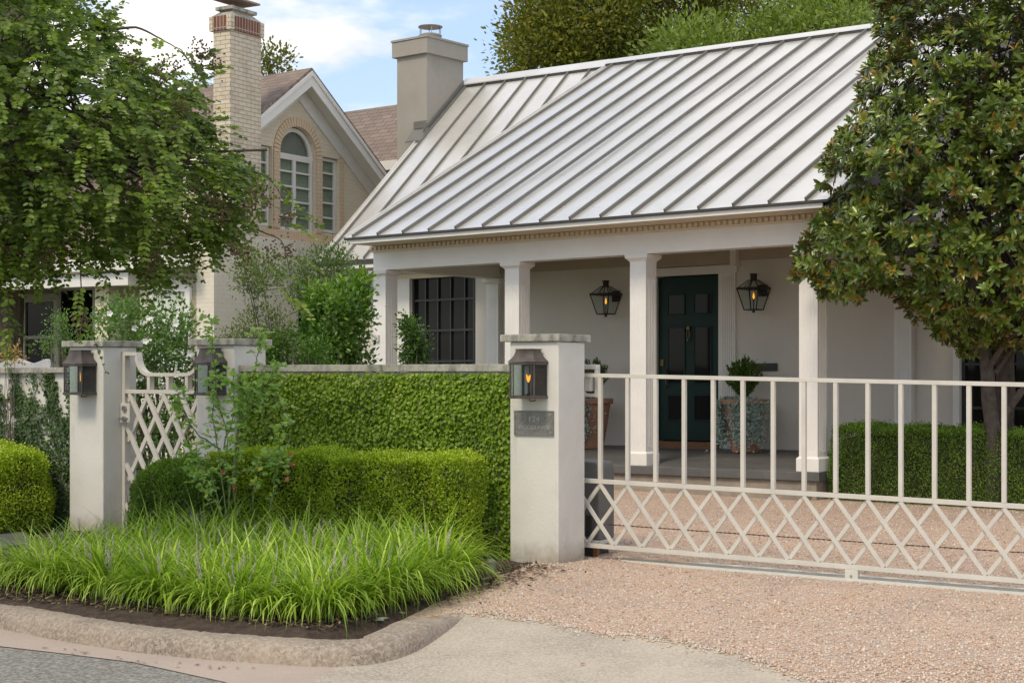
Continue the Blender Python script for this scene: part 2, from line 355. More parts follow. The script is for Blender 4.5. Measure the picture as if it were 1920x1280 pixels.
def sample_poly(poly, n, r=rng):
    a = np.array(poly, float); lo = a.min(0); hi = a.max(0); out = np.zeros((0, 2))
    while len(out) < n:
        q = lo + r.random((n*3, 2))*(hi-lo); out = np.vstack([out, q[inpoly(q[:, 0], q[:, 1], poly)]])
    return out[:n]
def edge_dist(q, poly):
    d = np.full(len(q), 1e9); a = np.array(poly, float)
    for i in range(len(a)):
        p0 = a[i-1]; p1 = a[i]; e = p1-p0; t = np.clip(((q-p0)@e)/(e@e), 0, 1); d = np.minimum(d, np.linalg.norm(q-(p0+t[:, None]*e), axis=1))
    return d
def crown_clusters(poly, Y, thick, n, r=rng, edge=90., pull=.38, per=13):
    q = sample_poly(poly, n, r); d = np.clip(edge_dist(q, poly)/edge, 0, 1); half = thick*np.sqrt(np.clip(1-(1-d)**2, .03, 1))
    Yv = Y + half*(r.random(n)*2-1)
    C = np.stack([(q[:, 0]-960)/FPX*Y*(Yv*.35+Y*.65)/Y, Yv, EYE-(q[:, 1]-HOR)/FPX*(Yv*.35+Y*.65)], 1)
    cen = C[r.choice(n, max(3, n//per), replace=False)]                     # boughs: clusters gather round their nearest centre
    for i0 in range(0, n, 500):
        dd = ((C[i0:i0+500, None]-cen[None])**2).sum(-1).argmin(1); C[i0:i0+500] += (cen[dd]-C[i0:i0+500])*pull
    return C
def rdir(n, r=rng): return nrm(r.normal(size=(n, 3)))
def struct(o): o['kind'] = 'structure'; return o
# ------------------------------------------------------------------ ground
def sheet(name, poly2, mat, dz, step=.25):
    """polygon in world xy, cut by a grid so that it follows the ground, dz above it"""
    import bmesh
    bm = bmesh.new(); vs = [bm.verts.new((x, y, 0)) for x, y in poly2]; bm.faces.new(vs)
    a = np.array(poly2); c0 = (a-S.O[:2])@S.e2[:2]
    for u in (0, 1.5, 3, 5, 8):
        p = S(u, 0, 0); bmesh.ops.bisect_plane(bm, geom=bm.verts[:]+bm.edges[:]+bm.faces[:], plane_co=(p[0], p[1], 0), plane_no=tuple(S.e1))
    for v in (-5.2, -3.8, -2.8, -2, -1.5, -.7, 0, .6, 1.1, 1.6, 2, 3.5, 5, 12):
        if c0.min() < v < c0.max():
            p = S(0, v, 0); bmesh.ops.bisect_plane(bm, geom=bm.verts[:]+bm.edges[:]+bm.faces[:], plane_co=(p[0], p[1], 0), plane_no=tuple(S.e2))
    bmesh.ops.triangulate(bm, faces=bm.faces[:])
    for v in bm.verts: v.co.z = float(gz(np.array([v.co.x, v.co.y]))) + dz
    me = bpy.data.meshes.new(name); bm.normal_update(); bm.to_mesh(me); bm.free()
    for p in me.polygons:
        if p.normal.z < 0: p.flip()
    me.materials.append(MATS[mat]); return struct(link(bpy.data.objects.new(name, me)))
simple('grass_ground', (.05, .08, .02), (.10, .09, .05), 2, .95, .5, 40)
sheet('ground', [(-400, -60), (400, -60), (400, 700), (-400, 700)], 'grass_ground', -.02)
def sw(u, v): p = S(u, v, 0); return (p[0], p[1])
def wob(a, b, n, amp, r):
    a = np.array(a); b = np.array(b); t = np.linspace(0, 1, n)[:, None]; d = b-a; nn = np.array([-d[1], d[0]])/np.hypot(*d)
    return [tuple(x) for x in a+d*t+nn*(r.normal(size=(n, 1))*amp)]
rw = np.random.default_rng(3)
A0 = [tuple(gpt(x, y)[:2]) for x, y in ((-900, 1180), (0, 1212), (120, 1226), (250, 1242), (420, 1279), (560, 1330), (800, 1460))]
far = A0[-1]
sheet('road', [(-60, -30), (-60, A0[0][1]+6)] + [(x+S.e2[0]*.07, y+S.e2[1]*.07) for x, y in A0] + [(8, 3.2), (60, -25), (60, -50), (-60, -50)], 'asphalt', .000)
gut = [tuple(gpt(x, y)[:2]) for x, y in ((-900, 1120), (0, 1178), (250, 1222), (500, 1243), (640, 1250), (720, 1240), (800, 1205))]
sheet('gutter', A0[::-1] + [(-12, A0[0][1]+.3)] + [gut[0]] + gut[1:] + [tuple(gpt(870, 1300)[:2]), tuple(gpt(1000, 1500)[:2])], 'gutter_concrete', .006)
bd = [gpt(x, y)[:2] for x, y in ((858, 1146), (940, 1152), (1040, 1168), (1100, 1182), (1180, 1192), (1280, 1202), (1400, 1232), (1480, 1262), (1560, 1282), (1900, 1390))]
edge = []
for a, b_ in zip(bd[:-1], bd[1:]): edge += wob(a, b_, 12, .022, rw)[:-1]
edge.append(tuple(bd[-1]))
sheet('driveway_apron', [tuple(gpt(690, 1225)[:2]), tuple(gpt(800, 1160)[:2])] + edge[:1] + edge[1:] + [(9, 7.5), (9, 4.5), tuple(gpt(900, 1420)[:2]), tuple(gpt(560, 1300)[:2]), tuple(gpt(620, 1258)[:2])], 'apron_concrete', .010)
sheet('gravel_driveway', [sw(-.35, .9), sw(-.3, .1), sw(-.25, -1.2)] + [sw(-.25, -2.2), sw(-.35, -2.8), tuple(gpt(640, 1180)[:2]), tuple(gpt(700, 1205)[:2]), tuple(gpt(780, 1190)[:2])] + edge + [(14, 9), (16, 40), sw(-6.5, 14)] + [sw(-4, 4)], 'gravel', .014)
# loose pebbles over the driveway
rp = np.random.default_rng(11); npb = 20000
q = sample_poly([(870, 1148), (1000, 1045), (1100, 1010), (1180, 925), (1920, 960), (1920, 1290), (1600, 1290), (1400, 1238), (1250, 1204), (1050, 1176), (900, 1160)], npb, rp)
# sample evenly on the ground rather than in the picture
zz = np.zeros(npb)
for _ in range(8):
    t_ = (zz-EYE)/(-(q[:, 1]-HOR)/FPX); X = (q[:, 0]-960)/FPX*t_; zz = gz(np.stack([X, t_], 1))
C0 = np.stack([X, t_, zz+.017], 1)
ne = 1100; ea = np.array(edge); ej = rp.integers(0, len(ea)-1, ne); ew = ea[ej]+(ea[ej+1]-ea[ej])*rp.random((ne, 1))+np.abs(rp.normal(size=(ne, 1)))*.07*-S.e2[:2]+rp.normal(size=(ne, 2))*.012
C0[:ne, :2] = ew; C0[:ne, 2] = gz(ew)+.015
T8 = np.array([[1, 0, 0], [0, 1, 0], [-1, 0, 0], [0, -1, 0], [0, 0, .8], [0, 0, -.8]], float)
r_ = rp.uniform(.004, .013, npb)[:, None, None]; ang = rp.random(npb)*6.28
R = np.stack([np.cos(ang), -np.sin(ang), np.sin(ang), np.cos(ang)], 1).reshape(-1, 2, 2)
Tv = T8[None]*r_*rp.uniform(.7, 1.3, (npb, 1, 3)); Tv[..., :2] = np.einsum('nij,nkj->nki', R, Tv[..., :2])
Fp = np.array([0, 1, 4, 1, 2, 4, 2, 3, 4, 3, 0, 4, 1, 0, 5, 2, 1, 5, 3, 2, 5, 0, 3, 5])
def pebmat():
    m, t, b = newmat('pebble'); a = N(t, 'ShaderNodeAttribute', attribute_name='tint')
    t.links.new(ramp(t, a.outputs['Fac'], [(0, (.30, .19, .13)), (.2, (.60, .42, .28)), (.45, (.62, .52, .42)), (.65, (.48, .36, .28)), (.8, (.70, .63, .53)), (1, (.36, .32, .28))]), b.inputs['Base Color']); b.inputs['Roughness'].default_value = .8; MATS['pebble'] = m
pebmat()
o = addmesh('loose_gravel', (C0[:, None]+Tv).reshape(-1, 3), (Fp[None]+(np.arange(npb)*6)[:, None]).ravel(), 'pebble', attr=np.repeat(rp.random(npb), 6), counts=3, uv=False)
tag(o, 'loose pinkish tan pebbles scattered over the gravel driveway', 'gravel', kind='stuff')
# soil bed
def soilpt(px, py):
    z = 0
    for _ in range(8):
        r = ray(px, py); p = CAM+r*((z-EYE)/r[2]); z = .03*float(np.clip(S.loc(np.array([p[0], p[1], 0]))[1], -5, 0))
    return p
sb = MB(); cu = []
nu, nv = 60, 34
topin = [S.loc(gpt(x, y, .15))[:2] for x, y in ((-900, 1080), (0, 1130), (250, 1163), (500, 1198), (640, 1207), (720, 1200), (790, 1180), (850, 1150), (905, 1120))]
tu = [p[0] for p in topin]; tv = [p[1] for p in topin]
rs_ = np.random.default_rng(5)
ue = S.loc(gpt(868, 1142))[0]
for i in range(nu+1):
    for j in range(nv+1):
        f = j/nv; um = np.interp(f, [0, .35, .8, 1], [ue-.07, ue-.13, .04, -.06]); u = -9+(um+9)*(1-(1-i/nu)**1.5)
        v0 = np.interp(min(u, .5), sorted(tu), [tv[k] for k in np.argsort(tu)]); v1 = .05 if u < -.45 else -.02
        v0 = v0-.05; v = v0+(v1-v0)*f; p = S(u, v, 0); base = float(gz(p)); edge_ = max(0, min(1, (um-u)/.35))
        z = base-.012+(max(.03*v, base+.02)-base+.012)*min(1, edge_*1.6)+rs_.normal()*.009*edge_
        z -= .05*max(0, 1-f/.10)*min(1, edge_*2); sb.V.append(S(u, v, z))
for i in range(nu):
    for j in range(nv):
        a = i*(nv+1)+j; sb.F.append((a, a+nv+1, a+nv+2, a+1))
struct(sb.build('soil_bed', 'soil', smooth=True))
rm = np.random.default_rng(55); nm = 5200
um_ = rm.uniform(-4.6, .25, nm); vm_ = rm.uniform(-3.2, -.1, nm); um_ = np.minimum(um_, np.interp(vm_, [-3.2, -2.3, -1, 0], [.0, .25, .05, -.1])-rm.random(nm)*.05)
um_[:3000] = rm.uniform(-4.2, .05, 3000); vm_[:3000] = rm.uniform(-3.34, -2.7, 3000); um_[3000:3600] = rm.normal(-.05, .16, 600); vm_[3000:3600] = rm.uniform(-2.2, -.15, 600)
Pm = S.O+um_[:, None]*S.e1+vm_[:, None]*S.e2; bz = gz(Pm); Pm[:, 2] = np.maximum(.03*vm_, bz+.018)+.014
a_ = rm.random(nm)*6.28; leafmat('mulch_chip', [(.025, .016, .011), (.08, .05, .034), (.16, .105, .07), (.34, .25, .17)], trans=0., rough=.9)
om = leaves('mulch', Pm, np.stack([np.cos(a_), np.sin(a_), rm.normal(size=nm)*.25], 1), rdir(nm, rm)*.5+[0, 0, 1.], rm.uniform(.025, .075, nm), rm.uniform(.012, .026, nm), rm.random(nm)**1.6, 'mulch_chip', shape='quad')
tag(om, 'dark bark mulch chips lying on the soil of the bed', 'mulch', kind='stuff')
# curb: swept rounded profile along the gutter
path = [gpt(x, y) for x, y in ((-1400, 1060), (-500, 1125), (0, 1180), (125, 1205), (250, 1224), (375, 1237), (500, 1246), (580, 1251), (640, 1253), (690, 1251), (735, 1243), (775, 1228), (810, 1208), (845, 1182), (872, 1160))]
path = [np.array(p) for p in path]; prof = [(0, -.02), (.012, .05), (.035, .10), (.075, .13), (.13, .143), (.25, .143), (.31, .12), (.34, -.02)]
# resample
ds = np.cumsum([0]+[np.linalg.norm(b-a) for a, b in zip(path[:-1], path[1:])]); ss = np.arange(0, ds[-1], .03)
pp = np.stack([np.interp(ss, ds, [p[k] for p in path]) for k in range(3)], 1)
for _ in range(30): pp[1:-1] = (pp[:-2]+pp[1:-1]*2+pp[2:])/4
cb = MB(); joints = []
for i, p in enumerate(pp):
    t = pp[min(i+1, len(pp)-1)]-pp[max(i-1, 0)]; t /= np.linalg.norm(t); n = np.array([-t[1], t[0], 0])
    k = min(1, (ds[-1]-ss[i])/.75); k = max(.12, k)**.8; kw = .75+.25*k
    jn = any(abs(ss[i]-q_*ds[-1]) < .02 for q_ in (.28, .55, .80, .905))
    if jn: kw *= .90; k *= .90
    for (a, h) in prof: cb.V.append(p+n*a*kw+np.array([0, 0, max(h*k, -.02)+rs_.normal()*.0016+.003*math.sin(ss[i]*9+a*30)*math.sin(ss[i]*23)]))
m_ = len(prof)
for i in range(len(pp)-1):
    for j in range(m_-1): a = i*m_+j; cb.F.append((a, a+1, a+m_+1, a+m_)[::-1])
cb.F.append(tuple(range(m_*(len(pp)-1), m_*len(pp))))
o = cb.build('curb', 'curb_concrete', smooth=True); struct(o)
# ------------------------------------------------------------------ garden wall, piers, ivy
def pier(u0, v0, lab, cw=.485):
    t = thing('gate_pier', lab, 'pier', S(u0+cw/2, v0+cw/2, -.02), 'white stucco gate piers')
    P(S).box(u0, u0+cw, v0, v0+cw, -.12, 1.925).build('shaft', 'stucco', t, bevel=.012)
    P(S).box(u0-.085, u0+cw+.02, v0-.03, v0+cw+.075, 1.927, 1.99).build('cap', 'cap_concrete', t, bevel=.006)
    return t
pier(-.486, 0, 'white stucco pier with the house number plaque, beside the driveway gate')
pier(-5.85, 0, 'white stucco pier left of the lattice garden gate')
pier(-4.10, 0, 'white stucco pier right of the lattice garden gate, behind the rose bush')
def gwall(u0, u1, lab, zc=1.665, zt=1.733):
    t = thing('garden_wall', lab, 'wall', S((u0+u1)/2, .2, 0), 'white garden walls')
    P(S).box(u0, u1, .12, .38, -.12, zc).build('wall', 'stucco', t, bevel=.01)
    P(S).box(u0-.0, u1+.0, .07, .43, zc+.002, zt).build('coping', 'cap_concrete', t, bevel=.005)
gwall(-3.608, -.492, 'low white garden wall fully covered in bright green creeper')
gwall(-12, -5.856, 'low white garden wall with thin dark vines, left of the garden gate', 1.655, 1.715)
ri = np.random.default_rng(21)
def vine(name, u0, u1, z0, z1, n, mat, lab, dens=None, size=(.026, .04), v=.115, depth=.05, par_v=.12):
    t = thing(name, lab, 'climbing plant', S((u0+u1)/2, v, 0))
    U = ri.uniform(u0, u1, n*2); Z = ri.uniform(z0, z1, n*2)
    if dens is not None:
        k = ri.random(n*2) < dens(U, Z); U = U[k]; Z = Z[k]
    U = U[:n]; Z = Z[:n]; n = len(U)
    bump_ = .5+.25*np.sin(U*7+Z*3)+.25*np.sin(Z*11-U*4+1)
    Vv = v - bump_*depth*1.2 - ri.random(n)*depth
    Pn = S.O+U[:, None]*S.e1+Vv[:, None]*S.e2+np.array([0, 0, 1.])*Z[:, None]
    Nn = nrm(-S.e2*1.0+np.array([0, 0, .55])+ri.normal(size=(n, 3))*.38)
    D = nrm(np.array([0, 0, -1.])+ri.normal(size=(n, 3))*.55)
    L = ri.uniform(*size, n)
    cl = .5+.28*np.sin(U*3.1+Z*5+2)*np.cos(Z*4.2-U*2)+.18*np.sin(U*9+1)*np.sin(Z*8)
    tint = np.clip(.55*cl+ri.random(n)*.5+ .02, 0, 1)
    leaves('foliage', Pn, D, Nn, L, L*.95, tint, mat, t, fold=.12)
    sm = MB()
    for _ in range(45):
        p = np.array([ri.uniform(u0, u1), ri.uniform(z0+.2, z1)]); a = ri.uniform(.6, 2.5); pts = []
        for k in range(7):
            pts.append(S(p[0], v-depth*2.0-.004*ri.random(), p[1])); a += ri.normal()*.5; p = p+np.array([math.cos(a)*.028, -abs(math.sin(a))*.03])
            p[0] = min(max(p[0], u0), u1)
        sm.tube(pts, .0022, 4)
    sm.build('stems', 'twig', t)
    return t
vine('creeping_fig', -3.6, -.50, .0, 1.655, 34000, 'ivy_leaf', 'dense bright green creeper covering the low wall beside the driveway pier', size=(.024, .039))
def dl(U, Z):
    f = np.sin(U*14+np.sin(Z*5)*1.5)+np.sin(U*23+2+Z*3)+.6*np.sin(Z*17+U*5); base = np.interp(Z, [.0, .8, 1.1, 1.4, 1.65], [4.0, 3.6, 2.6, 1.6, .5]); return np.clip((f+base)*.5, 0, 1)
vine('climbing_vine', -8.5, -5.86, .0, 1.66, 15000, 'ivy_dark', 'thin dark green vine climbing the white wall left of the garden gate', dens=dl, size=(.022, .038), depth=.02)
# ------------------------------------------------------------------ pier lanterns
def sqring(fr, cu, cv, a, b, z, skew=0): return [fr(cu-a, cv-b, z), fr(cu+a, cv-b, z), fr(cu+a, cv+b, z), fr(cu-a, cv+b, z)]
def pier_lantern(u, z0, lab, w, d, h, hh):
    """flat-backed wall lantern with a concave hipped roof; u,v: centre; z0: bottom"""
    v = -d; s = 1.; t = thing('wall_lantern', lab, 'lantern', S(u, v+d, z0), 'bronze lanterns on the gate piers')
    f = MB(S); e = .014*s; z1 = z0+h
    for a in (-w+e/2, w-e/2):
        for b in (-d+e/2, d-e/2): f.box(u+a-e/2, u+a+e/2, v+b-e/2, v+b+e/2, z0, z1)
    for zz0, zz1 in ((z0-.012, z0+.014), (z1-.022, z1)):
        f.box(u-w-.006, u+w+.006, v-d-.006, v-d+.012, zz0, zz1); f.box(u-w-.006, u+w+.006, v+d-.012, v+d, zz0, zz1)
        f.box(u-w-.006, u-w+.012, v-d+.013, v+d-.013, zz0, zz1); f.box(u+w-.012, u+w+.006, v-d+.013, v+d-.013, zz0, zz1)
    f.box(u-w+.012, u+w-.012, v-d+.012, v+d-.012, z0-.008, z0+.004)
    for a, b in ((-w+.03, .012),): f.box(u+a, u+a+.012, v-d+.001, v-d+.008, z0+.016, z1-.024)
    for a in (w-.04,): f.box(u+a, u+a+.010, v-d+.001, v-d+.008, z0+.016, z1-.024)
    f.build('frame', 'bronze', t, bevel=.0015)
    P(S).box(u-w+.012, u+w-.012, v+d-.010, v+d-.004, z0+.016, z1-.024).build('backplate', 'bronze', t)
    rf = MB(S); rg = []
    for k in range(7):
        q = k/6; sw_ = (w+.015)*(1-.40*(1-(1-q)**2.0)); sd = (d+.015)*(1-.40*(1-(1-q)**2.0)); rg.append(sqring(S, u, v, sw_, sd, z1+.002+q*hh))
    rf.rings(rg); rf.box(u-w*.72, u+w*.72, v-d*.7, v+d*.8, z1+hh+.003, z1+hh+.010)
    rf.build('hood', 'bronze', t, bevel=.002)
    g = MB(S); g.box(u-w+.013, u+w-.013, v-d+.003, v-d+.005, z0+.014, z1-.022); g.box(u+w-.006, u+w-.004, v-d+.015, v+d-.015, z0+.014, z1-.022)
    g.box(u-w+.004, u-w+.006, v-d+.015, v+d-.015, z0+.014, z1-.022); g.build('glass', 'lantern_glass', t)
    P(S).lathe((u, v), [(.014, z0+.005), (.014, z0+.03), (.006, z0+.035), (.006, z0+.12), (.010, z0+.125)], 10).build('burner', 'bronze_dark', t)
    if d > .11:      # wide two-tipped flame
        q = [(-.004, .128), (.004, .128), (.016, .15), (.021, .178), (.017, .196), (.010, .183), (.0, .178), (-.010, .184), (-.018, .20), (-.021, .176), (-.015, .15)]
        MB().prism([S(u+a, v-.004, z0+b) for a, b in q], [S(u+a, v+.004, z0+b) for a, b in q]).build('flame', 'flame', t, bevel=.002)
    else: P(S).lathe((u, v), [(.003, z0+.128), (.011, z0+.15), (.010, z0+.175), (.004, z0+.205), (.001, z0+.225)], 10).build('flame', 'flame', t)
    rf2 = MB(S); rf2.box(u-w+.03, u-w+.075, v+d-.018, v+d-.012, z0+.02, z1-.03); rf2.build('reflector', 'cloth', t)
    P(S).tube([S(u, v+.02, z0-.008), S(u, v+.02, z0-.03), S(u+.02, v+.03, z0-.035), S(u+.04, v+.06, z0-.028)], .005, 6).build('gas_pipe', 'bronze_dark', t)
def lpos(px0, px1, pyb, d):                   # left/right edges of the lantern's front face in the photograph
    a = S.onv(px0, pyb, -2*d); b = S.onv(px1, pyb, -2*d); return (a[0]+b[0])/2, a[2], (b[0]-a[0])/2
for a_, d_, h_, hh_, lab in (((955, 1002, 747), .112, .300, .105, 'weathered bronze lantern with orange flame above the number plaque'), ((119, 153, 740), .104, .305, .135, 'dark bronze lantern on the pier left of the garden gate'), ((364, 398, 741), .104, .305, .135, 'dark bronze lantern behind the rose stems, right of the garden gate')):
    u_, z_, w_ = lpos(*a_, d_); pier_lantern(u_, z_+.012, lab, w_, d_, h_, hh_)
# number plaque
a = S.onv(964, 769, -.012); b_ = S.onv(1038, 817, -.012); u0, u1, z0, z1 = a[0], b_[0], b_[2], a[2]
t = thing('number_plaque', 'small weathered grey metal plaque with raised lettering on the gate pier', 'plaque', S((u0+u1)/2, 0, z0))
simple('plaque_metal', (.17, .165, .15), (.26, .25, .235), 30, .55, .5, 90, metal=.4)
simple('plaque_letter', (.36, .35, .31), (.44, .42, .38), 30, .5, metal=.4)
P(S).box(u0, u1, -.012, -.001, z0, z1).build('plate', 'plaque_metal', t, bevel=.002)
fm = MB(S); fm.box(u0, u1, -.017, -.0125, z0, z0+.012); fm.box(u0, u1, -.017, -.0125, z1-.012, z1); fm.box(u0, u0+.012, -.017, -.0125, z0+.0125, z1-.0125); fm.box(u1-.012, u1, -.017, -.0125, z0+.0125, z1-.0125)
fm.build('rim', 'plaque_metal', t, bevel=.0015)
for (a, c) in ((u0+.028, z0+.028), (u1-.028, z0+.028), (u0+.028, z1-.03), (u1-.028, z1-.03)):
    P(S).tube([S(a, -.0125, c), S(a, -.019, c)], .006, 10).build('screw', 'plaque_letter', t)
def text(s_, fr, u, v, z, size, mat, parent, name='lettering', ext=.0015, width=None):
    c = bpy.data.curves.new(name, 'FONT'); c.body = s_; c.size = size; c.extrude = ext; c.align_x = 'CENTER'; c.align_y = 'CENTER'
    o = link(bpy.data.objects.new(name, c)); bpy.context.view_layer.update()
    dg = bpy.context.evaluated_depsgraph_get(); me = bpy.data.meshes.new_from_object(o.evaluated_get(dg)); bpy.data.objects.remove(o)
    co = np.array([list(x.co) for x in me.vertices]); 
    if width: co[:, 0] *= width/(co[:, 0].max()-co[:, 0].min())
    Vw = [fr(u+x, v-zz_, z+y) for x, y, zz_ in co]; F = [tuple(p.vertices) for p in me.polygons]; bpy.data.meshes.remove(me)
    return addmesh(name, Vw, F, mat, parent)
text('124', S, (u0+u1)/2, -.0125, z0+(z1-z0)*.66, .06, 'plaque_letter', t, width=.10)
text('WOODLAWN', S, (u0+u1)/2, -.0125, z0+(z1-z0)*.32, .052, 'plaque_letter', t, width=.30*(u1-u0)/.38)
# ------------------------------------------------------------------ sliding driveway gate
G = Frame(S(0, .62, 0), 5050, -.0185)
t = thing('sliding_gate', 'long pale grey metal driveway gate with upright bars over crossed lattice', 'gate', G(2.4, 0, .06))
def gateframe(fr, uA, uB, pitch, ustart, zb, zm, zt, parent, w=.036):
    f = MB(fr)
    for z in (zb+w/2, zm, zt-w/2): f.box(uA, uB, -w/2, w/2, z-w/2, z+w/2)
    f.build('rail', 'gate_paint', parent, bevel=.002)
rails = [('rail', 1.637), ('rail', .694), ('rail', .118)]
uA, uB = -.10, 6.0
for nme, z in rails: P(G).box(uA, uB, -.022, .022, z-.02, z+.014 if z > 1 else z+.018).build('rail', 'gate_paint', t, bevel=.002)
for i in range(22):
    u = .084+.2718*i
    if u > uB: break
    P(G).box(u-.017, u+.017, -.02, .02, .713, 1.6165).build('bar', 'gate_paint', t, bevel=.002)
lz0, lz1 = .137, .673
du = .2718; hgt = lz1-lz0
for sgn in (1, -1):
    i = -4
    while True:
        u = .084+.2718*i; i += 1
        a = [u, lz1]; b2 = [u+sgn*du*1.5, lz0]
        lo_, hi_ = min(a[0], b2[0]), max(a[0], b2[0])
        if lo_ > uB: break
        if hi_ < uA: continue
        # clip to the gate's ends
        def clip(p, q_):
            if p[0] < uA: k = (uA-p[0])/(q_[0]-p[0]); return [uA, p[1]+(q_[1]-p[1])*k]
            if p[0] > uB: k = (uB-p[0])/(q_[0]-p[0]); return [uB, p[1]+(q_[1]-p[1])*k]
            return p
        a2, b3 = clip(a, b2), clip(b2, a)
        if abs(a2[1]-b3[1]) < .05: continue
        v_ = -.0105 if sgn > 0 else .0105
        MB().bar(G(a2[0], v_, a2[1]), G(b3[0], v_, b3[1]), .033, .0205, side=np.cross(G(b3[0], v_, b3[1])-G(a2[0], v_, a2[1]), S.e2)).build('lattice_bar', 'gate_paint', t, bevel=.0015)
uw = G.onv(1598, 1060, 0)[0]
wh = P(G).box(uw-.055, uw+.055, -.026, .026, -.0, .097).build('wheel_bracket', 'gate_paint', t, bevel=.004)
MB().tube([G(uw, -.018, .0), G(uw, .018, .0)], .042, 20).build('wheel', 'gate_paint', wh)
MB().tube([G(uw, -.034, .045), G(uw, -.026, .045)], .010, 8).build('bolt', 'steel', wh)
# track, roller catcher, operator, chain
t = thing('gate_track', 'narrow concrete strip with steel rail across the gravel under the sliding gate', 'gate track', G(3, 0, 0))
tr = MB()
ul = np.arange(.3, 7.0, .12); rt = np.random.default_rng(9)
rings_ = []
for u in ul:
    j = rt.normal(size=2)*.012; z = float(gz(G(u, 0, 0)))+.026
    k = min(1, (u-.25)/.8); rings_.append([G(u, -.13*k-abs(j[0]), 0)*[1, 1, 0]+[0, 0, z-.03], G(u, -.13*k-abs(j[0]), 0)*[1, 1, 0]+[0, 0, z], G(u, .24*k+j[1], 0)*[1, 1, 0]+[0, 0, z], G(u, .24*k+j[1], 0)*[1, 1, 0]+[0, 0, z-.03]])
tr.rings([r[::-1] for r in rings_]); tr.build('strip', 'track_concrete', t)
MB().bar(G(.3, 0, 0)*[1, 1, 0]+[0, 0, float(gz(G(.3, 0, 0)))+.036], G(7, 0, 0)*[1, 1, 0]+[0, 0, float(gz(G(7, 0, 0)))+.036], .014, .018).build('steel_rail', 'steel', t)
t = thing('gate_catcher', 'white boxed roller bracket behind the pier guiding the top of the gate', 'gate bracket', G(0, .1, 1.5))
a = G.onv(1097, 683, .12); b_ = G.onv(1121, 744, .12)
fm = MB(G); ua, ub, zt_, zb_ = a[0]-.06, b_[0]+.02, a[2], b_[2]
fm.box(ua, ub, .07, .13, zt_-.045, zt_); fm.box(ub-.03, ub, .07, .13, zb_, zt_-.046); fm.box(ua, ub-.031, .07, .13, zb_, zb_+.03); fm.build('housing', 'cast_plastic', t, bevel=.004)
P(G).box(ua+.1, ub-.045, .03, .1, zb_+.05, zt_-.075).build('roller', 'cast_plastic', t, bevel=.012)
P(G).box(ua+.07, ub-.04, .025, .11, zt_-.072, zt_-.06).build('plate', 'rust', t)
t = thing('gate_operator', 'dark grey rounded gate motor housing on the gravel behind the pier', 'gate motor', G(0, .35, 0))
a = G.onv(1137, 865, .30); b_ = G.onv(1137, 1010, .30); zt_, zb_ = a[2], b_[2]; ur = a[0]
pts = []
for k in range(7): q = k/6*math.pi/2; pts.append((ur-.05+.05*math.cos(q) if 1 else 0, zt_-.07+.07*math.sin(q)))
prof2 = [(ur, zb_)] + pts + [(ur-.38, zt_+.01), (ur-.38, zb_)]
MB().prism([G(u, .16, z) for u, z in prof2], [G(u, .46, z) for u, z in prof2]).build('housing', 'box_grey', t, bevel=.012)
P(G).box(ur-.13, ur-.075, .14, .158, zb_+.03, zb_+.22).build('recess_panel', 'black_metal', t, bevel=.006)
P(G).box(ur-.35, ur+.03, .10, .50, zb_-.03, zb_-.002).build('base_plate', 'cast_plastic', t)
P(G).box(ur-.37, ur-.05, .12, .44, -.06, zb_-.031).build('base_block', 'black_metal', t)
P(G).box(ur-.045, ur-.0, .12, .17, -.03, zb_-.031).build('base_bracket', 'wood_sill', t)
t = MB()
cps = [G(u, .09, 0)*[1, 1, 0] for u in np.arange(.12, 6.2, .022)]; z0c = G.onv(1150, 984, .09)[2]; z1c = G.onv(1920, 1050, .09)[2]; u0c = G.onv(1150, 984, .09)[0]; u1c = G.onv(1920, 1050, .09)[0]
for i, p in enumerate(cps):
    u = .12+.022*i; z = z0c+(z1c-z0c)*(u-u0c)/(u1c-u0c)-.01*math.sin(max(0, min(1, (u)/6))*math.pi); w2 = .006 if i % 2 else .0035
    t.bar(p+[0, 0, z]-S.e1*.010, p+[0, 0, z]+S.e1*.010, .008, w2*1.6)
tag(t.build('drive_chain', 'rust'), 'rusty drive chain strung low behind the driveway gate', 'chain')
# ------------------------------------------------------------------ lattice garden gate
GG = Frame(S(-5.365, .30, 0), 5050, 0)
a = GG.onv(212, 700, 0); gu0 = max(a[0], .003); gu1 = 1.262
t = thing('garden_gate', 'narrow grey lattice garden gate with swooping top between two piers', 'gate', GG((gu0+gu1)/2, 0, .0))
zt_ = GG.onv(216, 660, 0)[2]; zs = GG.onv(300, 702, 0)[2]; zm_ = GG.onv(260, 734, 0)[2]
w = .045
for a in (gu0, gu1-w): P(GG).box(a, a+w, -.04, .04, -.05, zt_).build('stile', 'gate_paint', t, bevel=.003)
P(GG).box(gu0+w, gu1-w, -.035, .035, zm_-.02, zm_+.02).build('rail', 'gate_paint', t, bevel=.003)
P(GG).box(gu0+w, gu1-w, -.035, .035, .05, .10).build('rail', 'gate_paint', t, bevel=.003)
pts = [(gu0+w, zt_-.02), (gu0+.20, zt_-.02)]
for k in range(1, 9): q = k/8*math.pi/2; pts.append((gu0+.20+.17*(1-math.cos(q)), zt_-.02-(zt_-.02-zs)*math.sin(q)))
pts = pts+[((gu0+gu1)-x, z) for x, z in pts[::-1]]
tp = MB(GG); rr_ = []
for i, (x, z) in enumerate(pts):
    p0 = np.array(pts[max(i-1, 0)]); p1 = np.array(pts[min(i+1, len(pts)-1)]); d = (p1-p0)/np.linalg.norm(p1-p0); nn = np.array([-d[1], d[0]])*.018
    rr_.append([GG(x+nn[0], -.04, z+nn[1]), GG(x+nn[0], .04, z+nn[1]), GG(x-nn[0], .04, z-nn[1]), GG(x-nn[0], -.04, z-nn[1])])
tp.rings(rr_); tp.build('top_rail', 'gate_paint', t)
